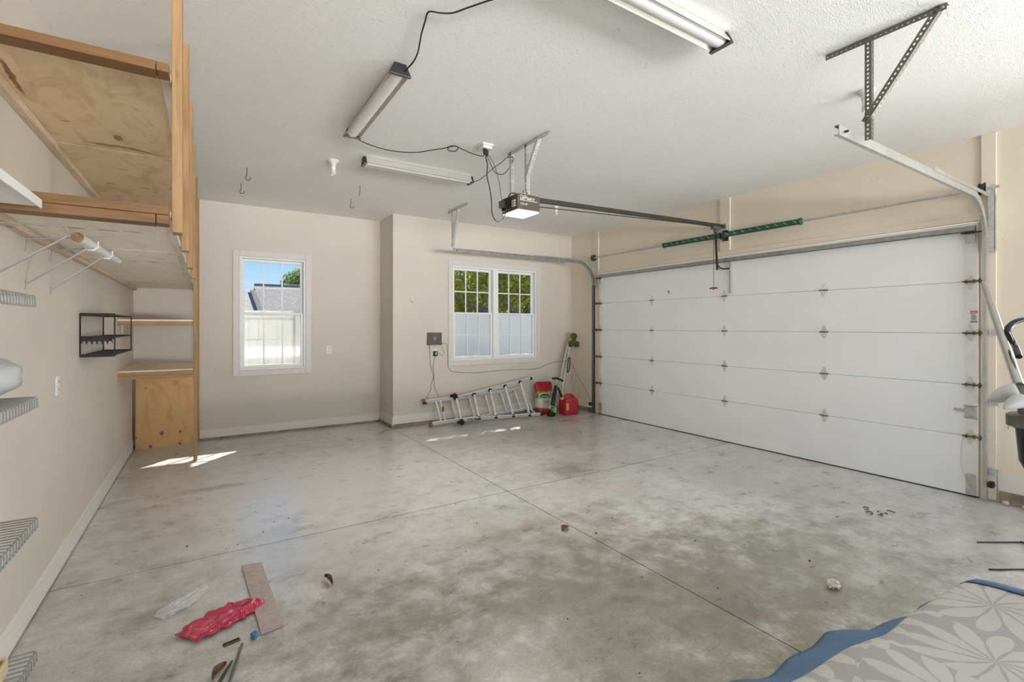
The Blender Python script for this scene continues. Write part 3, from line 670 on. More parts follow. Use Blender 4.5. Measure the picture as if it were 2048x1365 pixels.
cord('sensor_wire', [(3.055,6.90,1.10),(3.082,6.90,1.06),(3.125,6.895,1.073),(3.14,6.895,1.104),(3.099,6.895,1.183),(3.099,6.895,1.238),(3.15,6.893,1.247),(3.184,6.890,1.205),(3.195,6.890,1.062),(3.201,6.890,.889),(3.236,6.893,.824),(3.323,6.895,.785),(3.683,6.895,.752),(4.013,6.895,.765),(4.358,6.895,.770),(4.511,6.895,.765),(4.935,6.895,.765),(5.212,6.895,.846),(5.44,6.895,.864),(5.66,6.89,.83),(5.713,6.84,.75),(5.713,6.681,.566),(5.713,6.544,.416),(5.713,6.358,.19)], .0028, 'dgrey', 'thin wire running under the double window to the corner by the door', 'wire')

# ------------------------------------------------------------------ lamps and ceiling fittings
def shop_light(label, c, ax, L):
    """c: centre on the ceiling; ax: 'x' or 'y' long axis"""
    t = thing('shop_light', (c[0], c[1], ZC-.07), label, 'ceiling light', 'long shop lights on the ceiling')
    def Pp(a, b, z): return (c[0]+a, c[1]+b, z) if ax == 'x' else (c[0]+b, c[1]+a, z)
    h = L/2; zt = ZC-.004
    prof = [(-.066, -.062), (-.062, -.066), (-.030, -.034), (.030, -.034), (.062, -.066), (.066, -.062), (.036, -.010), (.032, 0), (-.032, 0), (-.036, -.010)]
    MB().prism([Pp(-h+.01, b, zt+z) for b, z in prof], Vector(Pp(L-.02, 0, 0))-Vector(Pp(0, 0, 0))).build('reflector', M['refl'], t)
    n = 10; pr = [(.046*math.cos(math.pi*k/n), -.040-.030*math.sin(math.pi*k/n)) for k in range(n+1)]
    MB().prism([Pp(-h+.012, b, zt+z) for b, z in pr], Vector(Pp(L-.024, 0, 0))-Vector(Pp(0, 0, 0))).build('diffuser', M['diff'], t, smooth=40)
    for s_ in (-1, 1):
        a0 = s_*h-.011; 
        MB().prism([Pp(a0, b, zt+z) for b, z in [(-.070, -.066), (-.070, -.074), (.070, -.074), (.070, -.066), (.038, 0), (-.038, 0)]], Vector(Pp(.022, 0, 0))-Vector(Pp(0, 0, 0))).build('end_cap', M['black'], t, bevel=.003)
        MB().prism([Pp(a0-.001, b, zt+z) for b, z in [(-.0705, -.070), (-.0705, -.0755), (.0705, -.0755), (.0705, -.070)]], Vector(Pp(.024, 0, 0))-Vector(Pp(0, 0, 0))).build('cap_rim', M['dgrey'], t)
    return t
shop_light('long shop light running towards the camera, cords at both ends', (1.034, 3.54), 'y', 1.19)
shop_light('long shop light lying crosswise nearest the motor unit, cord at right end', (1.897, 4.765), 'x', 1.18)
shop_light('long shop light cut by the top edge of the photo', (1.89, 1.665), 'x', 1.19)
def bulb(x, y, label):
    t = thing('bulb_lampholder', (x, y, ZC), label, 'light bulb', 'bare ceiling bulbs')
    MB().lathe([(.056, 0), (.056, .008), (.046, .018), (.028, .034), (.024, .062), (.022, .066)], (x, y, ZC-.001), (0, 0, -1), 20).build('porcelain_base', M['off'], t, smooth=40)
    MB().lathe([(.015, 0), (.021, .004), (.021, .030), (.017, .036)], (x, y, ZC-.064), (0, 0, -1), 14).build('bulb_collar', M['white'], t, smooth=40)
    pts = []
    for k in range(61):
        a = k/60*math.pi*7; r = .018; pts.append((x+r*math.cos(a), y+r*math.sin(a), ZC-.10-.048*k/60))
    MB().tube(pts, .0065, 7).build('spiral_tube', M['off'], t, smooth=50)
bulb(1.073, 5.03, 'bare spiral bulb in a porcelain holder near the window side of the ceiling')
bulb(4.046, 5.216, 'bare spiral bulb just below the opener rail')
bulb(3.948, 1.512, 'bare spiral bulb behind the big perforated hanger')
t = thing('ceiling_outlet', (2.165, 3.85, ZC), 'white square ceiling outlet with black plugs hanging from it', 'outlet')
MB().prism([(2.105, 3.79, ZC-.001), (2.225, 3.79, ZC-.001), (2.225, 3.91, ZC-.001), (2.105, 3.91, ZC-.001)], (0, 0, -.012)).prism([(2.12, 3.805, ZC-.013), (2.21, 3.805, ZC-.013), (2.21, 3.895, ZC-.013), (2.12, 3.895, ZC-.013)], (0, 0, -.028)).build('cover_box', M['white'], t, bevel=.01)
for px, py in ((2.15, 3.835), (2.185, 3.86)):
    MB().lathe([(.014, 0), (.017, .01), (.015, .04), (.008, .055)], (px, py, ZC-.042), (0, 0, -1), 10).build('plug', M['black'], t, smooth=40)
def hook(x, y, h, label, flip=1):
    pts = [(x, y, ZC), (x, y, ZC-h*.55)]
    if flip: pts += [(x-.012, y-.005, ZC-h*.8), (x-.002, y-.012, ZC-h), (x+.024, y-.012, ZC-h*.98), (x+.034, y-.01, ZC-h*.75)]
    else: pts += [(x-.01, y, ZC-h)]
    tag(MB().tube(smoothpath(pts, 4), .0045, 6).build('ceiling_hook', M['dgrey'], None, smooth=60), label, 'hook', 'steel hooks in the ceiling')
hook(.354, 5.755, .13, 'bent steel hook above the single window, nearer of the left pair')
hook(.333, 6.415, .12, 'bent steel hook above the single window, nearer the back wall')
hook(1.533, 5.767, .12, 'straight steel hook between bulb and crosswise shop light', 0)
hook(1.59, 6.417, .12, 'small curved steel hook above the wall corner')

# ------------------------------------------------------------------ timber loft on the left wall
lo = thing('storage_loft', (-.45, 4.5, 1.93), 'pine and plywood overhead storage loft hung along the left wall', 'storage loft')
def lb(name, mat, *a, bevel=.003, parent=lo): return MB().box(*a).build(name, M[mat], parent, bevel=bevel)
lb('joist', 'wj', XL, 2.40, 2.545, -.176, 2.489, 2.583); lb('joist_block', 'wj', -.174, 2.40, 2.546, -.132, 2.489, 2.582)
for y0, y1 in ((2.49, 3.725), (3.735, 6.10), (6.11, YB)): lb('plywood_deck', 'plyu', XL, y0, 2.571, -.169, y1, 2.583, bevel=0)
lb('ledger', 'py', XL, 2.49, 2.533, XL+.040, YB, 2.570); lb('rim_joist', 'rim', -.168, 2.49, 2.562, -.131, YB, 2.583)
lb('joist', 'wj', XL, 2.40, 1.925, -.176, 2.489, 1.962); lb('joist', 'wj', XL, 2.40, 1.963, -.132, 2.489, 2.0); lb('joist_block', 'wj', -.174, 2.40, 1.926, -.132, 2.489, 1.962)
for y0, y1 in ((2.49, 3.810), (3.820, 6.385), (6.395, YB)): lb('plywood_deck', 'plyl', XL, y0, 1.989, -.169, y1, 2.0, bevel=0)
lb('ledger', 'py', XL, 2.49, 1.958, XL+.040, YB, 1.988); lb('rim_joist', 'rim', -.168, 2.49, 1.976, -.131, YB, 2.0)
for y, z0 in ((2.53, 1.915), (3.42, 1.955), (4.31, 1.945), (5.29, 1.95)): lb('hanger_post', 'wz', -.1295, y, z0, -.0915, y+.089, ZC)
lb('floor_post', 'wz', -.1295, 6.40, 0, -.0915, 6.489, ZC)
lb('wall_stud', 'wz', -.118, YB-.089, 0, -.088, YB, ZC)
# corner shelves
s1 = thing('corner_shelf', (-.45, 6.9, 1.525), 'upper pine shelf in the back left corner', 'shelf', 'corner shelves')
lb('front_rail', 'wx', XL, 6.28, 1.525, -.131, 6.369, 1.562, parent=s1); lb('plywood_top', 'plys', XL, 6.28, 1.563, -.131, YB, 1.582, parent=s1, bevel=0); lb('wall_cleat', 'wx', XL+.001, YB-.04, 1.525, -.131, YB, 1.562, parent=s1)
s2 = thing('corner_shelf', (-.45, 6.9, .957), 'lower pine shelf above the plywood panel in the back left corner', 'shelf', 'corner shelves')
lb('front_rail', 'wx', XL, 6.28, .957, -.131, 6.369, .994, parent=s2); lb('front_rail', 'wx', XL, 6.281, .995, -.131, 6.37, 1.032, parent=s2); lb('plywood_top', 'plys', XL, 6.28, 1.033, -.131, YB, 1.046, parent=s2, bevel=0); lb('wall_cleat', 'wx', XL+.001, YB-.04, .994, -.131, YB, 1.032, parent=s2)
pp = MB().prism([(-.742, 7.405, 0), (-.135, 7.405, 0), (-.135, 7.455, .95), (-.742, 7.455, .95)], (0, .018, 0)).build('plywood_panel', M['plyp'], None)
tag(pp, 'orange toned knotty plywood sheet standing under the lower corner shelf', 'plywood')

# ------------------------------------------------------------------ things on the left wall
ws = thing('white_shelf_board', (-.62, 1.3, 1.906), 'white laminate shelf board at the upper left photo edge', 'shelf')
MB().box(XL, .2, 1.906, -.470, 2.185, 1.924).build('board', M['white'], ws, bevel=.002)
MB().box(-.470, .2, 1.900, -.464, 2.187, 1.930).build('edge_strip', M['white'], ws, bevel=.002)
for y in (.7, 1.7): MB().beam((XL+.004, y, 1.69), (-.52, y, 1.90), .02, .008, (0, 0, 1)).box(XL, y-.01, 1.66, XL+.006, y+.01, 1.90).build('support_bracket', M['bracket'], ws)
cr = thing('closet_rod', (-.52, 3.6, 1.94), 'white closet rod with a bare wood end held by wire brackets', 'closet rod')
rod = MB().tube([(-.520, 3.024, 1.931), (-.520, 3.45, 1.941)], .0245, 18).build('rod', M['closet'], cr, smooth=40)
MB().tube([(-.520, 3.47, 1.9415), (-.520, 4.235, 1.96)], .0225, 18).build('rod_extension', M['closet'], cr, smooth=40)
MB().lathe([(.0243, 0), (.0243, .002)], (-.520, 3.0235, 1.931), (0, -1, 0), 18).build('wood_end', M['endgrain'], rod)
for y in (2.88, 3.335, 3.795):
    zz = 1.931+(y-3.024)*.024
    br = MB().box(XL, y-.007, 1.885, XL+.004, y+.007, 1.955).box(XL, y-.007, 1.69, XL+.004, y+.007, 1.74).build('wall_plate', M['bracket'], cr)
    MB().tube([(XL+.003, y, 1.948), (-.60, y, zz+.029), (-.535, y, zz+.029), (-.528, y, zz+.005)], .0042, 6).build('upper_arm', M['bracket'], cr)
    MB().beam((XL+.004, y, 1.72), (-.530, y, zz-.018), .016, .006, (0, 0, 1)).build('lower_strut', M['bracket'], cr)
    if y > 3: MB().tube([(-.548, y+.01, zz-.01), (-.535, y+.01, zz-.024), (-.510, y+.01, zz-.026), (-.492, y+.01, zz-.006), (-.492, y+.01, zz+.022)], .0045, 6).build('rod_cradle', M['closet'], cr)
def wire_shelf(z, ye, label, lip=.034):
    """ventilated wire shelf on the left wall; far end at y = ye"""
    t = thing('wire_shelf', (-.62, ye-.8, z), label, 'wire shelf', 'ventilated wire shelves on the left wall')
    xf = -.470; y0 = ye-1.75
    lw = MB()
    for x in (xf, -.60, XL+.006): lw.tube([(x, y0, z-.004), (x, ye, z-.004)], .0032, 6)
    lw.tube([(xf+.001, y0, z-lip), (xf+.001, ye, z-lip)], .0032, 6); lw.build('long_wires', M['wire'], t, smooth=60)
    n = int(1.75/.0255)
    w0 = None
    for k in range(n+1):
        y = ye-.0255*k
        if w0 is None:
            w0 = MB().tube([(XL+.004, y, z), (-.62, y, z), (xf, y, z+.0005), (xf+.004, y, z-.004), (xf+.0045, y, z-lip)], .0024, 5, cap=True).build('cross_wire', M['wire'], t, smooth=60)
        else:
            c = w0.copy(); COL.objects.link(c); c.parent = t; c.location = (0, -.0255*k, 0)
    for y in (ye-.2, ye-.9, ye-1.6): MB().box(XL, y-.008, z-.012, XL+.014, y+.008, z+.012).build('wall_clip', M['white'], t)
    return t
wire_shelf(1.605, 2.12, 'topmost white wire shelf at the left photo edge')
wire_shelf(1.277, 2.14, 'white wire shelf carrying a grey plastic wrapped bundle')
wire_shelf(.884, 2.145, 'white wire shelf at knee height on the left wall')
wire_shelf(.455, 2.134, 'lowest white wire shelf above the floor at the bottom left corner')
def blob_mesh(c, r, amp, freq, n=28, m=18, seed=0, sq=1.0):
    rg = np.random.default_rng(seed); mb_ = MB(); vs = []; fs = []; ks = rg.normal(size=(10, 3))*freq; ph = rg.uniform(0, 6.28, 10)
    for i in range(m+1):
        th = math.pi*i/m
        for k in range(n):
            a = 2*math.pi*k/n; d = np.array([math.sin(th)*math.cos(a), math.sin(th)*math.sin(a), math.cos(th)])
            d2 = np.sign(d)*np.abs(d)**sq
            q = 1+amp*np.sin(ks @ d+ph).mean()*3
            vs.append((c[0]+r[0]*d2[0]*q, c[1]+r[1]*d2[1]*q, c[2]+r[2]*d2[2]*q))
    for i in range(m):
        for k in range(n): fs.append((i*n+k, i*n+(k+1) % n, (i+1)*n+(k+1) % n, (i+1)*n+k))
    return mb_.add(vs, fs)
tag(blob_mesh((-.60, 2.015, 1.352), (.12, .17, .066), .05, 5, seed=3, sq=.8).build('plastic_bundle', M['greybag'], None, smooth=50), 'grey plastic wrapped bundle on the second wire shelf', 'bundle')
tt = thing('tan_basket', (-.60, 2.0, .46), 'tan ribbed plastic tray on the lowest wire shelf', 'tray')
MB().box(-.70, 1.72, .459, -.515, 2.03, .467).box(-.708, 1.72, .459, -.700, 2.03, .515).box(-.515, 1.72, .459, -.507, 2.035, .505).box(-.70, 2.03, .459, -.507, 2.038, .512).build('tray', M['tan'], tt, bevel=.003)
for k in range(8): bx(-.69+.023*k, 2.0, .505, -.682+.023*k, 2.03, .516).build('rib', M['tan'], tt)
# black wall rack
rk = thing('wall_rack', (-.67, 5.0, 1.28), 'black open wire rack with scalloped middle tier on the left wall', 'rack')
RX = -.575; RY0, RY1 = 4.545, 5.45
for (x, y) in ((XL+.006, RY0), (RX, RY0), (XL+.006, RY1), (RX, RY1)): MB().tube([(x, y, 1.29), (x, y, 1.60)], .0045, 6).build('upright', M['black'], rk)
for z in (1.592, 1.425, 1.295):
    tr = MB().box(XL+.006, RY0, z-.010, RX, RY0+.01, z+.012).box(XL+.006, RY1-.01, z-.003, RX, RY1, z+.010).box(RX-.006, RY0, z-.003, RX, RY1, z+.006).box(XL+.002, RY0, z-.003, XL+.008, RY1, z+.006)
    for k in range(14): tr.tube([(XL+.006+.0138*(k+.5), RY0, z), (XL+.006+.0138*(k+.5), RY1, z)], .0026, 5)
    to = tr.build('tier', M['black'], rk)
    for f in (.3, .8): MB().lathe([(.007, 0), (.007, .012)], (XL+(RX-XL)*f, RY0-.004, z-.008), (0, 0, 1), 8).build('knob', M['black'], to)
sc = [(XL+.012, 1.425), (XL+.012, 1.385)]
for k in range(6):
    a0 = XL+.012+(RX-XL-.024)*k/6; a1 = XL+.012+(RX-XL-.024)*(k+1)/6
    sc += [(a0+.006, 1.378)]+[((a0+a1)/2-(a1-a0)*.40*math.cos(math.pi*q/5), 1.382+.019*math.sin(math.pi*q/5)) for q in range(6)]+[(a1-.006, 1.378)]
sc += [(RX-.012, 1.385), (RX-.012, 1.425)]
MB().prism([(x, RY0-.002, z) for x, z in sc], (0, .004, 0)).build('scalloped_bar', M['black'], rk)

def outlet(x, y, z, nx, ny, label, two=True, w=.036, h=.058):
    """wall plate with its normal (nx, ny)"""
    t = thing('wall_outlet', (x, y, z), label, 'outlet'); tx, ty = -ny, nx
    def bxx(u0, z0, u1, z1, d0, d1):
        ps = [(x+tx*u+nx*d, y+ty*u+ny*d) for u in (u0, u1) for d in (d0, d1)]
        xs = [p[0] for p in ps]; ys = [p[1] for p in ps]; return MB().box(min(xs), min(ys), z+z0, max(xs), max(ys), z+z1)
    bxx(-w, -h, w, h, 0, .006).build('cover_plate', M['white'], t, bevel=.002)
    for s_ in (-.026, .022): 
        r_ = bxx(-.016, s_-.014, .016, s_+.014, .006, .009).build('receptacle', M['off'], t, bevel=.002)
        for u in (-.006, .006): bxx(u-.0015, s_-.004, u+.0015, s_+.006, .009, .0095).build('slot', M['dark'], r_)
outlet(XL, 3.945, 1.147, 1, 0, 'white wall outlet low on the left wall between rack and wire shelf')
outlet(XL, 6.585, 1.495, 1, 0, 'small white wall plate in the left wall just behind the black rack')
outlet(1.542, YB, 1.159, 0, -1, 'white wall outlet to the right of the single window')
t = thing('irrigation_controller', (2.97, YB2-.03, 1.22), 'flat dark wall box with a pale ring emblem beside the double window', 'control box')
MB().box(2.856, YB2-.04, 1.222, 3.088, YB2, 1.412).build('case', M['housing'], t, bevel=.006)
MB().tube([(2.972+.022*math.cos(a), YB2-.041, 1.322+.022*math.sin(a)) for a in np.linspace(.6, 5.6, 14)], .003, 5).build('ring_emblem', M['print'], t)
MB().box(2.968, YB2-.042, 1.318, 2.990, YB2-.040, 1.324).build('emblem_bar', M['print'], t)
MB().box(3.080, YB2-.0425, 1.286, 3.086, YB2-.040, 1.302).build('indicator', M['redprint'], t)
t = thing('plug_adapter', (2.985, YB2-.03, 1.05), 'black plug adapter below the dark wall box', 'adapter')
MB().box(2.955, YB2-.006, 1.055, 3.03, YB2, 1.165).build('wall_plate', M['white'], t, bevel=.002)
MB().box(2.955, YB2-.045, 1.05, 3.02, YB2-.006, 1.125).build('adapter_body', M['black'], t, bevel=.006)
bx(2.975, YB2-.047, 1.07, 3.0, YB2-.045, 1.11).build('sticker', M['print'], t)
t = thing('wall_hook', (2.614, YB2, 1.87), 'small white hook on the wall left of the double window', 'hook')
MB().box(2.602, YB2-.008, 1.865, 2.626, YB2, 1.955).build('backplate', M['white'], t, bevel=.003)
MB().tube(smoothpath([(2.614, YB2-.008, 1.90), (2.614, YB2-.03, 1.87), (2.614, YB2-.045, 1.88), (2.614, YB2-.048, 1.90)]), .006, 7).build('hook_prong', M['white'], t, smooth=50)
# safety sensors
for y, s_, lab in ((6.285, 1, 'black safety sensor at the foot of the far door track'), (1.235, -1, 'black safety sensor at the foot of the near door track')):
    t = thing('safety_sensor', (5.62, y, .10), lab, 'sensor', 'door safety sensors')
    MB().box(5.60, y-.018, .135, 5.66, y+.018, .185).build('sensor_body', M['black'], t, bevel=.006)
    MB().box(5.66, y-.012, .14, 5.711, y+.012, .148).build('mount', M['dark'], t)
    MB().lathe([(.012, 0), (.012, .006)], (5.62, y-.018*s_, .16), (0, -s_, 0), 10).build('sensor_eye', M['redprint'], t)

# ------------------------------------------------------------------ ladder leaning on its side under the double window
ld = thing('ladder', (3.75, 6.6, 0), 'folded aluminium ladder lying on its side below the double window', 'ladder')
def rail(p0, p1, nm, w=.026, h=.052): return MB().beam(p0, p1, w, h, (0, -.45, .9)).build(nm, M['lum'], ld, bevel=.004)
FR = [((2.777,6.80,.377),(3.632,6.80,.394)), ((2.806,6.60,.068),(3.525,6.60,.085)), ((3.30,6.765,.393),(4.687,6.765,.608)), ((3.24,6.565,.090),(4.718,6.52,.034))]
for a, b in FR: rail(a, b, 'front_rail')
for a, b in [((3.263,6.855,.372),(4.509,6.855,.439)), ((3.187,6.68,.052),(4.542,6.73,.101))]: rail(a, b, 'rear_rail', .024, .044)
for a, b in [((3.275,6.755,.388),(3.267,6.565,.075)), ((3.584,6.755,.425),(3.571,6.56,.083)), ((3.878,6.75,.475),(3.870,6.55,.070)), ((4.165,6.75,.520),(4.191,6.54,.060)), ((4.463,6.75,.570),(4.508,6.53,.045))]:
    rg_ = MB().beam(a, b, .042, .030, (1, 0, 0)).build('front_rung', M['lum'], ld, bevel=.004)
    for q in (a, b): MB().beam(Vector(q)-Vector((.026, 0, 0)), Vector(q)+Vector((.026, 0, 0)), .045, .050).build('rung_cap', M['black'], rg_, bevel=.004)
for a, b in [((2.949,6.80,.362),(2.954,6.62,.075)), ((3.02,6.80,.362),(3.03,6.62,.078)), ((3.236,6.84,.357),(3.246,6.68,.060)), ((3.544,6.84,.372),(3.561,6.68,.070)), ((3.839,6.84,.381),(3.862,6.69,.080)), ((4.135,6.84,.408),(4.167,6.70,.090)), ((4.404,6.84,.425),(4.46,6.71,.095))]:
    MB().beam(a, b, .036, .026, (1, 0, 0)).build('rear_rung', M['lum'], ld, bevel=.003)
MB().beam((4.46, 6.735, .56), (4.60, 6.56, .075), .018, .012, (1, 0, 0)).beam((4.52, 6.56, .15), (4.64, 6.53, .055), .012, .012, (1, 0, 0)).build('end_brace', M['lum'], ld)
for c in ((3.255, 6.765, .425), (3.275, 6.555, .045)):
    MB().lathe([(.030, -.03), (.040, -.02), (.040, .02), (.030, .03)], c, (0, .9, .4), 12).lathe([(.016, 0), (.022, .02), (.022, .05)], (c[0]-.03, c[1]-.02, c[2]+.005), (-1, -.2, .1), 10).build('hinge_lock', M['black'], ld, smooth=40)
for c, m_ in (((2.76,6.80,.385), 'orange'), ((2.79,6.60,.040), 'orange'), ((4.70,6.765,.612), 'black'), ((4.745,6.517,.030), 'black')):
    MB().box(c[0]-.030, c[1]-.018, max(.002, c[2]-.022), c[0]+.025, c[1]+.018, c[2]+.024).build('foot', M[m_], ld, bevel=.008)
bx(2.745, 6.775, .33, 2.80, 6.825, .362).build('foot_latch', M['dark'], ld, bevel=.006)
for k, w_ in enumerate((.018, .024, .014, .026, .020)): bx(3.37+.036*k, 6.5335, .070-.0016*k, 3.37+.036*k+w_, 6.5355, .092-.0016*k).build('printed_mark', M['blackprint'], ld)
for k in range(2): bx(3.40+.13*k, 6.736, .405+.018*k, 3.48+.13*k, 6.7385, .414+.018*k).build('printed_mark', M['redprint'], ld)
bx(3.012, 6.685, .19, 3.040, 6.70, .29).build('label_sticker', M['redprint'], ld)

# ------------------------------------------------------------------ corner group: bag, trimmer, can, pole motor
def bag():
    t = thing('fertilizer_bag', (4.90, 6.66, 0), 'red and green lawn food bag standing by the red fuel can', 'bag')
    c0 = (4.955, 6.66); W, D, H = .36, .17, .52; n, m_ = 20, 14; vs = []; fs = []
    for j in range(m_+1):
        v = j/m_; dd = D*(1-.85*max(0, (v-.62)/.38)**1.1)*(1-.25*max(0, .1-v)/.1); ww = W*(1+.05*math.sin(v*7)-.05*v)
        for i in range(n):
            a = 2*math.pi*i/n; ca, sa = math.cos(a), math.sin(a)
            x = ww/2*math.copysign(abs(ca)**.45, ca); y = dd/2*math.copysign(abs(sa)**.7, sa)
            z = H*v+(.02*math.sin(i*2.3)*(v > .95))+.012*math.sin(a*3+v*9)*v
            vs.append((c0[0]+x+.01*math.sin(v*9+i), c0[1]+y+.10*v, z))
    for j in range(m_):
        for i in range(n): fs.append((j*n+i, j*n+(i+1) % n, (j+1)*n+(i+1) % n, (j+1)*n+i))
    fs.append(tuple(range(n-1, -1, -1))); fs.append(tuple(m_*n+i for i in range(n)))
    mt = NT('bag_print'); sp = mt.n('SeparateXYZ'); mt.l(mt.n('NewGeometry').outputs['Position'], sp.inputs[0])
    z = mt.math('ADD', sp.outputs[2], mt.math('MULTIPLY', mt.math('SUBTRACT', mt.noise(mt.pos(), 22, 3), .5), .10))
    q = mt.n('MapRange'); q.inputs[2].default_value = .52; mt.l(z, q.inputs[0])
    col = mt.ramp(q.outputs[0], [(0, (.32, .02, .025)), (.20, (.32, .02, .025)), (.24, (.70, .66, .55)), (.50, (.70, .66, .55)), (.54, (.10, .28, .05)), (.62, (.16, .38, .05)), (.70, (.52, .30, .05)), (.76, (.38, .02, .025)), (1, (.36, .015, .02))])
    mt.set(col, .35); mt.bump(mt.noise(mt.pos(), 26, 3), .5, .01)
    MB().add(vs, fs).build('sack', mt.m, t, smooth=50)
    yy = 6.625
    MB().prism([(4.893+.110*math.cos(a), yy+.001, .315+.048*math.sin(a)) for a in np.linspace(0, 2*math.pi, 24)[:-1]], (0, .03, 0)).build('logo_rim', M['white'], t)
    MB().prism([(4.893+.100*math.cos(a), yy, .315+.040*math.sin(a)) for a in np.linspace(0, 2*math.pi, 20)[:-1]], (0, .03, 0)).build('logo_oval', M['tgreen_d'], t)
    text('Scotts', .052, (4.893, yy-.001, .300), (1, 0, 0), (0, .1, 1), M['white'], t, align='CENTER', bold=.001)
    text('Turf Builder', .058, (4.835, 6.568, .205), (1, 0, 0), (0, .1, 1), M['blackprint'], t)
M['tgreen_d'] = plain('logo_green', (.03, .16, .05), .4)
bag()
def gas_can():
    t = thing('fuel_can', (5.24, 6.42, 0), 'red plastic fuel can with yellow collar and black spout', 'fuel can')
    # rounded body with sloped shoulder
    vs = []; fs = []; n = 24
    prof = [(0, .90), (.008, .97), (.03, 1.0), (.20, 1.0), (.225, .985), (.262, .88), (.285, .72), (.292, .60)]
    for z, k in prof:
        for i in range(n):
            a = 2*math.pi*i/n; ca, sa = math.cos(a), math.sin(a)
            vs.append((5.255+.150*k*math.copysign(abs(ca)**.35, ca), 6.42+.115*k*math.copysign(abs(sa)**.35, sa), z))
    for j in range(len(prof)-1):
        for i in range(n): fs.append((j*n+i, j*n+(i+1) % n, (j+1)*n+(i+1) % n, (j+1)*n+i))
    fs.append(tuple(range(n-1, -1, -1))); fs.append(tuple((len(prof)-1)*n+i for i in range(n)))
    MB().add(vs, fs).build('body', M['red'], t, smooth=40)
    MB().tube(smoothpath([(5.15, 6.42, .27), (5.175, 6.42, .315), (5.23, 6.42, .335), (5.31, 6.42, .325), (5.36, 6.42, .29), (5.375, 6.42, .24)], 5), .021, 10).build('carry_handle', M['red'], t, smooth=50)
    MB().lathe([(.030, 0), (.032, .012), (.032, .036), (.026, .042)], (5.115, 6.42, .268), (-.45, -.05, .9), 14).build('collar', M['yellow'], t, smooth=40)
    MB().tube([(5.098, 6.418, .305), (5.06, 6.413, .385), (5.015, 6.405, .47)], [.022, .019, .015], 10).build('spout', M['black'], t, smooth=40)
    bx(5.113, 6.302, .085, 5.165, 6.306, .205).build('yellow_label', M['yellow'], t)
    for k in range(4): bx(5.118, 6.3005, .100+.025*k, 5.158-.008*(k % 2), 6.302, .108+.025*k).build('printed_mark', M['redprint'], t)
gas_can()
def trimmer():
    t = thing('string_trimmer', (4.86, 6.40, 0), 'grey and green battery string trimmer leaning in front of the lawn food bag', 'string trimmer')
    a = Vector((4.855, 6.40, .115)); b = Vector((5.05, 6.475, .62))
    MB().tube([a+(b-a)*.32, b], .015, 10).build('shaft', M['tgrey'], t, smooth=40)
    d = (b-a).normalized()
    MB().tube([a+d*.05, a+d*.12, a+d*.22, a+d*.30], [.066, .070, .046, .022], 14).build('motor_body', M['tgrey'], t, smooth=50)
    MB().tube([a+d*.08+Vector((-.030, -.055, 0)), a+d*.24+Vector((-.022, -.040, 0)), a+d*.42+Vector((-.012, -.015, 0))], [.036, .034, .024], 10).build('rear_handle', M['black'], t, smooth=50)
    MB().box(4.875, 6.325, .065, 4.925, 6.43, .165).build('battery_pack', M['tgreen'], t, bevel=.012)
    MB().box(4.80, 6.345, .002, 4.92, 6.455, .075).build('base_housing', M['black'], t, bevel=.02)
    MB().tube([a+d*.02+Vector((-.05, -.01, 0)), a+d*.14+Vector((-.04, -.02, 0))], [.030, .026], 10).build('side_cover', M['tgrey'], t, smooth=50)
    q = a+d*.475
    MB().tube([q-d*.03, q+d*.03], .024, 12).build('clamp', M['tgreen'], t, smooth=40)
    h = a+d*.525
    MB().tube(smoothpath([h+Vector((-.125, -.03, .03)), h+Vector((-.07, -.035, .03)), h+Vector((0, -.02, .02)), h+Vector((.07, -.02, -.012)), h+Vector((.125, 0, -.03))]), .0165, 10).build('front_handle', M['black'], t, smooth=50)
trimmer()
def pole_motor():
    t = thing('trolling_motor', (5.42, 6.70, 0), 'pale pole boat motor with olive propeller leaning upside down in the corner', 'boat motor')
    MB().tube([(5.20, 6.60, .02), (5.33, 6.66, .52), (5.545, 6.745, 1.17)], .021, 10).build('shaft', M['pole'], t, smooth=40)
    MB().beam((5.265, 6.70, .02), (5.575, 6.80, 1.17), .032, .050, (0, -1, 0)).build('second_rail', M['pole'], t, bevel=.006)
    MB().tube([(5.19, 6.66, .30), (5.33, 6.70, .72), (5.50, 6.74, 1.18)], .012, 8).build('thin_tube', M['pole'], t, smooth=40)
    MB().tube(smoothpath([(5.42, 6.63, .94), (5.455, 6.63, .95), (5.44, 6.62, .78), (5.40, 6.61, .70), (5.385, 6.615, .72), (5.42, 6.63, .94)], 4), .010, 7).build('bracket_loop', M['dark'], t, smooth=50)
    MB().lathe([(.015, -.09), (.045, -.06), (.052, 0), (.045, .06), (.015, .10)], (5.565, 6.71, 1.205), (.35, -.6, .72), 14).build('motor_pod', M['olive'], t, smooth=50)
    blob_mesh((5.592, 6.69, 1.335), (.085, .022, .058), .04, 2, 20, 12, 5).build('propeller_blade', M['olive'], t, smooth=60)
    pts = []
    for k in range(20):
        a = 2*math.pi*k/20; r = 1-.25*math.cos(a) if False else 1; pts.append((5.70+.115*math.cos(a), 6.70, 1.180+.050*math.sin(a)*(1-.35*math.cos(a))))
    MB().prism(pts, (0, .022, .012)).build('propeller_blade', M['olive'], t, bevel=.008)
    MB().box(5.53, 6.69, 1.165, 5.585, 6.74, 1.25).build('hub', M['olive'], t, bevel=.012)
pole_motor()
cord('hanging_string', [(5.60, 6.85, .62), (5.66, 6.85, .60), (5.67, 6.85, .55), (5.64, 6.85, .47), (5.62, 6.85, .43)], .0022, 'dark', 'short string with a dark tassel hanging in the far right corner', 'string')

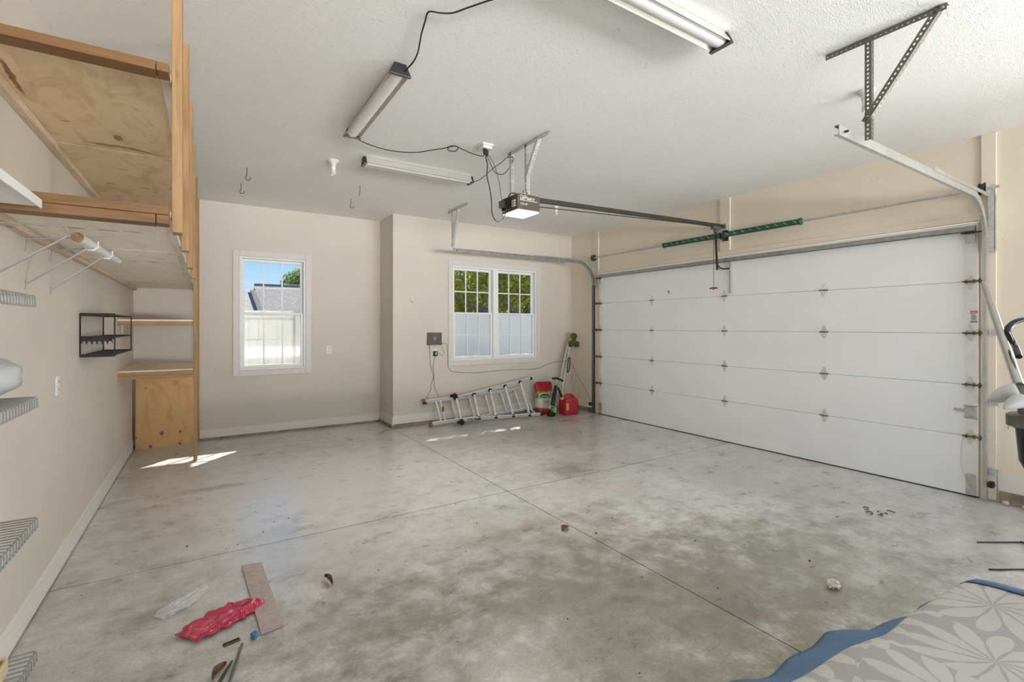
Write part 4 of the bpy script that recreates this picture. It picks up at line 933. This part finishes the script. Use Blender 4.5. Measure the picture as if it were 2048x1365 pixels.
# ------------------------------------------------------------------ tool at the right photo edge
tl = thing('wand_tool', (3.32, .40, 0), 'chrome tube with black hoop handle and grey blades cut by the right edge', 'tool')
MB().tube([(3.710, .843, 1.745), (3.2, .675, 1.499), (2.722, .517, 1.271)], .0165, 14).build('chrome_tube', M['chrome'], tl, smooth=40)
MB().lathe([(.026, 0), (.027, .004), (.021, .11), (.020, .13)], (2.732, .512, 1.275), (.10, -.07, -1), 16).build('tube_socket', M['dgrey'], tl, smooth=40)
hp = [(2.872, .546, 1.38), (2.93, .566, 1.415), (2.985, .585, 1.432), (2.968, .600, 1.486), (2.985, .592, 1.515), (3.008, .575, 1.531), (3.035, .556, 1.536), (3.07, .530, 1.525), (3.09, .512, 1.49), (3.08, .505, 1.45), (3.02, .48, 1.40), (2.90, .45, 1.33)]
MB().tube(smoothpath(hp, 5), .0115, 10).build('hoop_handle', M['blackg'], tl, smooth=60)
MB().tube(smoothpath([(2.690, .597, 1.204), (2.695, .578, 1.216), (2.702, .550, 1.236), (2.710, .515, 1.250)], 4), [.002, .008, .013, .018, .022, .025, .028, .030, .032, .034, .035, .034, .030], 12).build('upper_blade', M['blade'], tl, smooth=60)
MB().tube(smoothpath([(2.602, .537, 1.189), (2.622, .525, 1.200), (2.645, .512, 1.212), (2.670, .495, 1.222)], 4), [.002, .006, .010, .014, .017, .020, .022, .024, .026, .027, .028, .027, .024], 12).build('lower_blade', M['blade'], tl, smooth=60)
MB().lathe([(.062, 0), (.070, .006), (.070, .048), (.060, .055)], (2.755, .492, 1.160), (.02, -.02, -1), 20).build('cast_band', M['dgrey'], tl, smooth=40)
MB().tube([(2.775, .488, 1.11), (2.785, .482, .98), (2.93, .45, .78), (3.20, .42, .42), (3.32, .40, .002)], [.052, .050, .036, .030, .040], 16).build('black_body', M['blackg'], tl, smooth=40)
MB().tube(smoothpath([(2.705, .53, 1.108), (2.69, .538, 1.108), (2.688, .54, 1.098)]), .004, 6).build('small_hook', M['bracket'], tl)

# ------------------------------------------------------------------ folded rug, near right
rgt = thing('folded_rug', (2.0, .3, 0), 'cream and grey leaf patterned rug folded on the floor with blue binding', 'rug')
def rug():
    nx = 90; xs = np.linspace(.55, 3.12, nx)
    prof = [(-1.35, .0), (-1.1, .005), (-.8, .01), (-.55, .012), (-.35, .010), (-.2, .006), (-.10, 0), (-.04, -.008), (0, -.018), (.022, -.04), (.038, -.07), (.048, -.11), (.055, -.15)]
    def ridge(x): return .862-.082*(x-1.66)+.012*math.sin(x*5.2)
    def top(x): return .305-.02*max(0, 1.6-x)+.006*math.sin(x*4)
    V = []; rows = len(prof)
    for x in xs:
        for (dy, dz) in prof:
            w = .010*math.sin(7*x+5*dy)+.006*math.sin(13*x-4*dy)
            e = 0 if x < 3.02 else -1.2*(x-3.02)**2
            V.append((x, ridge(x)+dy+.5*w*(dy > -.1), top(x)+dz+w*.6+e))
    F = [(i*rows+j, i*rows+j+1, (i+1)*rows+j+1, (i+1)*rows+j) for i in range(nx-1) for j in range(rows-1)]
    o = MB().add(V, F).build('top_layer', M['rug'], rgt, smooth=70)
    md = o.modifiers.new('t', 'SOLIDIFY'); md.thickness = .010; md.offset = 1 if False else -1
    # blue hem sagging out beyond the far long edge
    V = []; hb = 8
    for x in xs:
        off = float(np.interp(x, [.5, 1.73, 2.38, 3.0, 3.12], [1.27, 1.165, 1.10, .955, .89]))-ridge(x)-.05+.055-.052
        wv = .012*math.sin(8.5*x+.6)+.008*math.sin(19*x)
        y0 = ridge(x)+.052; z0 = top(x)-.145
        for j in range(hb):
            u = j/(hb-1); V.append((x+.02*u, y0+(off-.055)*u+wv*u, max(.022, z0+(.085-z0)*u+wv*.9*math.sin(u*2.2)+.018*math.sin(u*3.1))))
    F = [(i*hb+j, i*hb+j+1, (i+1)*hb+j+1, (i+1)*hb+j) for i in range(nx-1) for j in range(hb-1)]
    o = MB().add(V, F).build('long_binding', M['denim'], rgt, smooth=70)
    md = o.modifiers.new('t', 'SOLIDIFY'); md.thickness = .012; md.offset = 0
    # blue end binding wrapped over the far end
    V = []; ps = [p for p in prof if p[0] > -1.2]
    for (dy, dz) in ps:
        x = 3.12
        for k, (dx, dzz) in enumerate(((-.085, .0135), (0, .013), (.010, .002), (.008, -.014), (-.02, -.018))):
            xx = x+dx; e = -1.2*(max(0, xx-3.02))**2
            V.append((xx, ridge(xx)+dy, top(xx)+dz+dzz+e))
    n5 = 5; F = [(i*n5+j, i*n5+j+1, (i+1)*n5+j+1, (i+1)*n5+j) for i in range(len(ps)-1) for j in range(n5-1)]
    o = MB().add(V, F).build('end_binding', M['denim'], rgt, smooth=70)
    md = o.modifiers.new('t', 'SOLIDIFY'); md.thickness = .004; md.offset = 1
    for k in range(4):
        MB().prism([(.62, -.45, .004+.062*k), (3.03, -.62, .004+.062*k), (3.05, .69, .004+.062*k), (.62, .86, .004+.062*k)], (0, 0, .058)).build('fold_layer', M['rugback'], rgt, bevel=.025, seg=4)
rug()
tw = thing('wire_stake', (4.6, .85, 0), 'thin black wire frame lying on the floor beyond the rug', 'wire frame')
for a, b in (((4.515, 1.062, .006), (5.15, .655, .006)), ((4.070, .902, .006), (4.72, .50, .006)), ((4.772, .897, .012), (4.45, .667, .012)), ((4.070, .902, .008), (4.13, .86, .006))):
    MB().tube([a, b], .0045, 7).build('wire', M['black'], tw, smooth=60)

# ------------------------------------------------------------------ litter on the floor
o = MB().prism([(.182, 3.435, .002), (.292, 3.412, .002), (.322, 2.634, .002), (.221, 2.618, .002)], (0, 0, .009)).build('wood_strip', M['board'], None, bevel=.002); tag(o, 'flat pinkish board strip lying by the red bag', 'board')
def crumple(name, spine, widths, mat, label, cat, hgt, seed, nu=46, nv=26):
    rg = np.random.default_rng(seed); sp_ = smoothpath(spine, 12); m_ = len(sp_)-1
    ks = rg.normal(size=(14, 2))*np.array([7, 19]); ph = rg.uniform(0, 6.28, 14); am = rg.uniform(.3, 1, 14); V = []
    for i in range(nu+1):
        u = i/nu; q = u*m_; k = min(int(q), m_-1); p = sp_[k].lerp(sp_[k+1], q-k); d = (sp_[k+1]-sp_[k]).normalized(); sd = Vector((-d.y, d.x, 0))
        w = np.interp(u, np.linspace(0, 1, len(widths)), widths)
        for j in range(nv+1):
            v = j/nv*2-1
            nz = 0
            for q_, (kv, ku) in enumerate(((1.6, 1.3), (2.7, -1.9), (4.3, 2.6), (6.9, -3.7), (10.5, 5.2))):
                nz += (1-abs(math.sin(kv*1.57*v+ku*u*1.5+ph[q_]+.5*math.sin(9*u+ph[q_+5]))))**1.8/(1+q_*.55)
            z = .013+hgt*(.25+.75*(1-v*v))*nz*.42*min(1, 6*u+.25)*min(1, 6*(1-u)+.25)
            ed = 1+.10*math.sin(u*31+seed)+.06*math.sin(u*57)
            V.append(p+sd*(w*v*ed)+Vector((0, 0, z)))
    n = nv+1; F = [(i*n+j, i*n+j+1, (i+1)*n+j+1, (i+1)*n+j) for i in range(nu) for j in range(nv)]
    o = MB().add(V, F).build(name, M[mat], None, smooth=35); md = o.modifiers.new('t', 'SOLIDIFY'); md.thickness = .001
    return tag(o, label, cat)
crumple('plastic_bag', [(-.085, 2.765, 0), (.0, 2.83, 0), (.10, 2.875, 0), (.18, 2.905, 0), (.262, 2.912, 0)], [.072, .098, .098, .078, .012], 'redbag', 'crumpled red plastic bag across the end of the board strip', 'plastic bag', .045, 21, 100, 80)
crumple('plastic_wrap', [(-.215, 3.04, 0), (-.13, 3.11, 0), (-.06, 3.18, 0), (-.005, 3.25, 0)], [.040, .060, .052, .018], 'clearbag', 'crumpled clear plastic wrap left of the red bag', 'plastic wrap', .045, 22, 80, 60)
def item(name, mb_, mat, label, cat, **k):
    o = mb_.build(name, M[mat], None, **k)
    if name == 'dry_leaf': md = o.modifiers.new('t', 'SOLIDIFY'); md.thickness = .0012
    return tag(o, label, cat)
item('metal_rod', MB().tube([(.139, 2.588, .007), (.081, 2.345, .007), (.06, 2.25, .007)], .0055, 8), 'dgrey', 'thin grey metal rod at the bottom photo edge', 'rod', smooth=50)
item('wood_stick', MB().tube([(.094, 2.478, .008), (.060, 2.40, .008), (.03, 2.33, .008)], [.003, .006, .007], 7), 'dark', 'short dark stick next to the grey metal rod', 'stick', smooth=50)
def leafmb(c, L, W, rot, curl=.01):
    V = []; F = []; n = 9
    for i in range(n):
        u = i/(n-1); w = W*math.sin(math.pi*min(.97, u*.94+.03))
        for j, v in enumerate((-1, 0, 1)):
            x = L*(u-.5); y = w*v; z = .004+curl*abs(v)+curl*.8*math.sin(u*3)
            V.append((c[0]+x*math.cos(rot)-y*math.sin(rot), c[1]+x*math.sin(rot)+y*math.cos(rot), z))
    for i in range(n-1):
        for j in range(2): F.append((i*3+j, i*3+j+1, (i+1)*3+j+1, (i+1)*3+j))
    return MB().add(V, F)
item('dry_leaf', leafmb((.045, 2.43, 0), .10, .022, 1.0, .014), 'leaf', 'curled brown leaf beside the dark stick', 'leaf', smooth=60)
item('dry_leaf', leafmb((.603, 2.955, 0), .12, .016, 1.75, .018), 'leaf', 'upright curled brown leaf alone on the floor right of the board', 'leaf', smooth=60)
item('dry_leaf', leafmb((2.237, 2.775, 0), .09, .03, .4, .012), 'leaf', 'small brown leaf on the long floor joint near the centre', 'leaf', smooth=60)
item('brass_strip', MB().box(-.035, -.009, 0, .035, .009, .002).box(-.035, -.009, 0, .035, -.007, .010).box(-.035, .007, 0, .035, .009, .010), 'rust', 'small brass channel piece below the red bag', 'metal piece')
bpy.data.objects['brass_strip'].location = (.098, 2.631, 0); bpy.data.objects['brass_strip'].rotation_euler = (0, 0, .22)
item('blue_scrap', blob_mesh((.193, 2.618, .016), (.016, .022, .016), .2, 6, 12, 8, 4), 'blue', 'tiny blue scrap at the end of the board strip', 'scrap')
item('paper_scrap', blob_mesh((3.047, 1.325, .020), (.040, .030, .020), .25, 5, 16, 10, 9), 'paper', 'crumpled paper scrap on bare concrete near the rug', 'paper')
item('chalk_lump', blob_mesh((5.665, 1.155, .022), (.026, .022, .020), .1, 3, 12, 8, 2), 'pink', 'pink chalk lump on the floor by the near door jamb', 'chalk')
item('chalk_lump', blob_mesh((5.66, 1.035, .020), (.024, .022, .018), .1, 3, 12, 8, 6), 'cream', 'cream chalk lump on the floor right of the pink one', 'chalk')
lm = MB()
for k in range(9): c = (4.568+random.uniform(-.10, .10), 1.684+random.uniform(-.08, .08), 0); q = leafmb(c, random.uniform(.03, .06), .012, random.uniform(0, 6), .006); lm.add(q.v, q.f)
o = lm.build('leaf_litter', M['leaf'], None); tag(o, 'scatter of brown leaf bits on the floor near the door', 'leaf litter', kind='stuff')
gm = MB(); 
spots = [(910, 950)]
for k in range(120):
    x = random.uniform(-.6, 5.4); y = random.uniform(1.3, 7.2)
    if x > XB and y > 6.7: continue
    s_ = random.uniform(.0025, .006)*(1 if random.random() < .88 else 1.8); gm.ball((x, y, s_*.4), (s_, s_*random.uniform(.4, 1), s_*.5), 6, 4)
o = gm.build('floor_grit', M['stone'], None); tag(o, 'dark specks of grit scattered over the concrete', 'grit', kind='stuff')

# ------------------------------------------------------------------ outdoors
g = MB().box(-60, YB+T+.02, -.30, 80, 90, -.12).box(XD+T+.02, -30, -.30, 80, YB+T+.02, -.12).box(-60, -30, -.30, XL-T-.02, YB+T+.02, -.12).box(XL-T-.02, -30, -.30, XD+T+.02, -2.77, -.12).build('lawn', M['grass'], None); g['kind'] = 'structure'
fn = thing('vinyl_fence', (3, 10.2, -.12), 'white vinyl privacy fence outside the windows', 'fence')
FY = 10.2; px = [-4.48+3.0*k for k in range(6)]
for x in px: MB().box(x-.065, FY-.065, -.12, x+.065, FY+.065, 1.82).prism([(x-.075, FY-.075, 1.82), (x+.075, FY-.075, 1.82), (x+.075, FY+.075, 1.82), (x-.075, FY+.075, 1.82)], (0, 0, .03)).build('post', M['fence'], fn)
for a, b in zip(px[:-1], px[1:]):
    for z0, z1 in ((1.66, 1.81), (-.02, .13)): bx(a+.066, FY-.022, z0, b-.066, FY+.022, z1).build('rail', M['fence'], fn)
    n = 18; w = (b-a-.132)/n
    for k in range(n): bx(a+.066+w*k+.0006, FY-.009, .13, a+.066+w*(k+1)-.0006, FY+.009, 1.66).build('board', M['fence'], fn)
hs = thing('neighbour_house', (8, 42, -.12), 'neighbouring house with grey shingle roof beyond the fence', 'house')
MB().box(3.4, 39.6, -.12, 16, 48, 2.3).box(-6, 37.2, -.12, 2.6, 46, 2.2).build('walls', M['siding'], hs)
MB().add([(3.15, 43, 4.88), (17, 43, 4.88), (17, 38.8, 2.15), (3.15, 38.8, 2.15), (3.15, 48.2, 2.15), (17, 48.2, 2.15)], [(0, 1, 2, 3), (1, 0, 4, 5), (0, 3, 4), (1, 5, 2)]).build('main_roof', M['shing'], hs)
MB().add([(-9, 41, 4.19), (2.98, 41, 4.19), (3.08, 36.6, 2.05), (-9, 36.6, 2.05), (3.9, 46, 2.05), (-9, 46, 2.05)], [(0, 1, 2, 3), (1, 4, 2), (1, 0, 5, 4), (0, 3, 5)]).build('wing_roof', M['shing'], hs)
MB().prism([(2.72, 40.9, 4.20), (3.04, 40.9, 4.20), (3.42, 36.5, 2.08), (3.05, 36.5, 2.08)], (0, 0, .06)).build('hip_shade_strip', M['roofdark'], hs)  # dark colour paints the hip face's shade onto this strip
MB().tube([(3.15, 43, 4.90), (17, 43, 4.90)], .06, 6).build('ridge_cap', M['shing'], hs)
def tree(name, trunk, branches, blobs, nleaf, ls, mat, label, seed):
    rg = np.random.default_rng(seed); t = thing(name, trunk[0][0], label, 'tree')
    MB().tube([p for p, r in trunk], [r for p, r in trunk], 9).build('trunk', M['bark'], t, smooth=60)
    for br in branches: MB().tube(smoothpath([p for p, r in br], 3), list(np.interp(np.linspace(0, 1, (len(br)-1)*3+1), np.linspace(0, 1, len(br)), [r for p, r in br])), 8).build('branch', M['bark'], t, smooth=60)
    C_ = np.array([b[0] for b in blobs]); Rr = np.array([b[1] for b in blobs]); wt = np.prod(Rr, axis=1); idx = rg.choice(len(blobs), nleaf, p=wt/wt.sum())
    d = rg.normal(size=(nleaf, 3)); d /= np.linalg.norm(d, axis=1)[:, None]; rad = rg.uniform(.25, 1, nleaf)**.45
    pos = C_[idx]+d*rad[:, None]*Rr[idx]
    a = rg.normal(size=(nleaf, 3)); a[:, 2] -= .8; a /= np.linalg.norm(a, axis=1)[:, None]
    b = np.cross(a, rg.normal(size=(nleaf, 3))); b /= np.linalg.norm(b, axis=1)[:, None]
    L = ls*rg.uniform(.7, 1.3, nleaf)[:, None]; off = np.array(trunk[0][0])
    pos = pos-off
    v = np.stack([pos-a*L, pos-b*L*.30, pos+a*L, pos+b*L*.30], axis=1).reshape(-1, 3)
    me = bpy.data.meshes.new('foliage'); me.vertices.add(len(v)); me.vertices.foreach_set('co', v.ravel())
    me.loops.add(nleaf*4); me.loops.foreach_set('vertex_index', np.arange(nleaf*4)); me.polygons.add(nleaf)
    me.polygons.foreach_set('loop_start', np.arange(nleaf)*4); me.update(); me.materials.append(M[mat])
    o = bpy.data.objects.new('foliage', me); COL.objects.link(o); o.parent = t; o['kind'] = 'stuff'
tree('shade_tree', [((8.9, 12.6, -.12), .26), ((8.8, 12.6, .8), .22), ((8.75, 12.7, 1.9), .18)],
     [[((8.6, 12.6, 1.35), .15), ((7.45, 12.5, 1.80), .13), ((6.75, 12.5, 2.07), .10), ((6.2, 12.5, 2.28), .05), ((5.9, 12.6, 2.5), .02)], [((8.5, 12.6, 1.45), .14), ((8.1, 12.5, 1.9), .11), ((7.6, 12.5, 2.40), .07), ((7.3, 12.7, 2.9), .03)], [((8.6, 12.6, 1.9), .16), ((9.6, 13.0, 3.4), .10), ((9.8, 13.4, 5), .05)]],
     [((7.2, 13.6, 3.4), (2.5, 1.6, 1.7)), ((9.2, 13.2, 3.6), (2.3, 1.6, 1.9)), ((8.4, 13.2, 5.6), (2.8, 1.9, 2.0)), ((6.2, 14.3, 2.6), (1.6, 1.0, 1.2)), ((8.6, 14.3, 2.3), (2.4, 1.0, 1.1)), ((10.8, 13.6, 2.8), (1.6, 1.4, 1.5)), ((7.6, 15.2, 3.6), (3.6, .8, 2.6)), ((6.9, 12.2, 2.9), (1.5, .35, .8)), ((8.3, 12.1, 2.8), (1.0, .3, .9))], 46000, .085, 'leafa', 'leafy green tree with a leaning branch filling the double window', 31)
tree('distant_tree', [((9.6, 56, -.12), .3), ((9.6, 56, 4), .25)], [[((9.6, 56, 4), .2), ((9.2, 56, 6), .1)]],
     [((9.4, 56, 5.9), (2.9, 2.0, 2.1)), ((10.6, 56, 6.4), (2.4, 2.0, 2.0)), ((8.0, 56, 5.0), (1.6, 1.6, 1.4))], 9000, .17, 'leafb', 'round tree top behind the grey roof in the single window', 32)
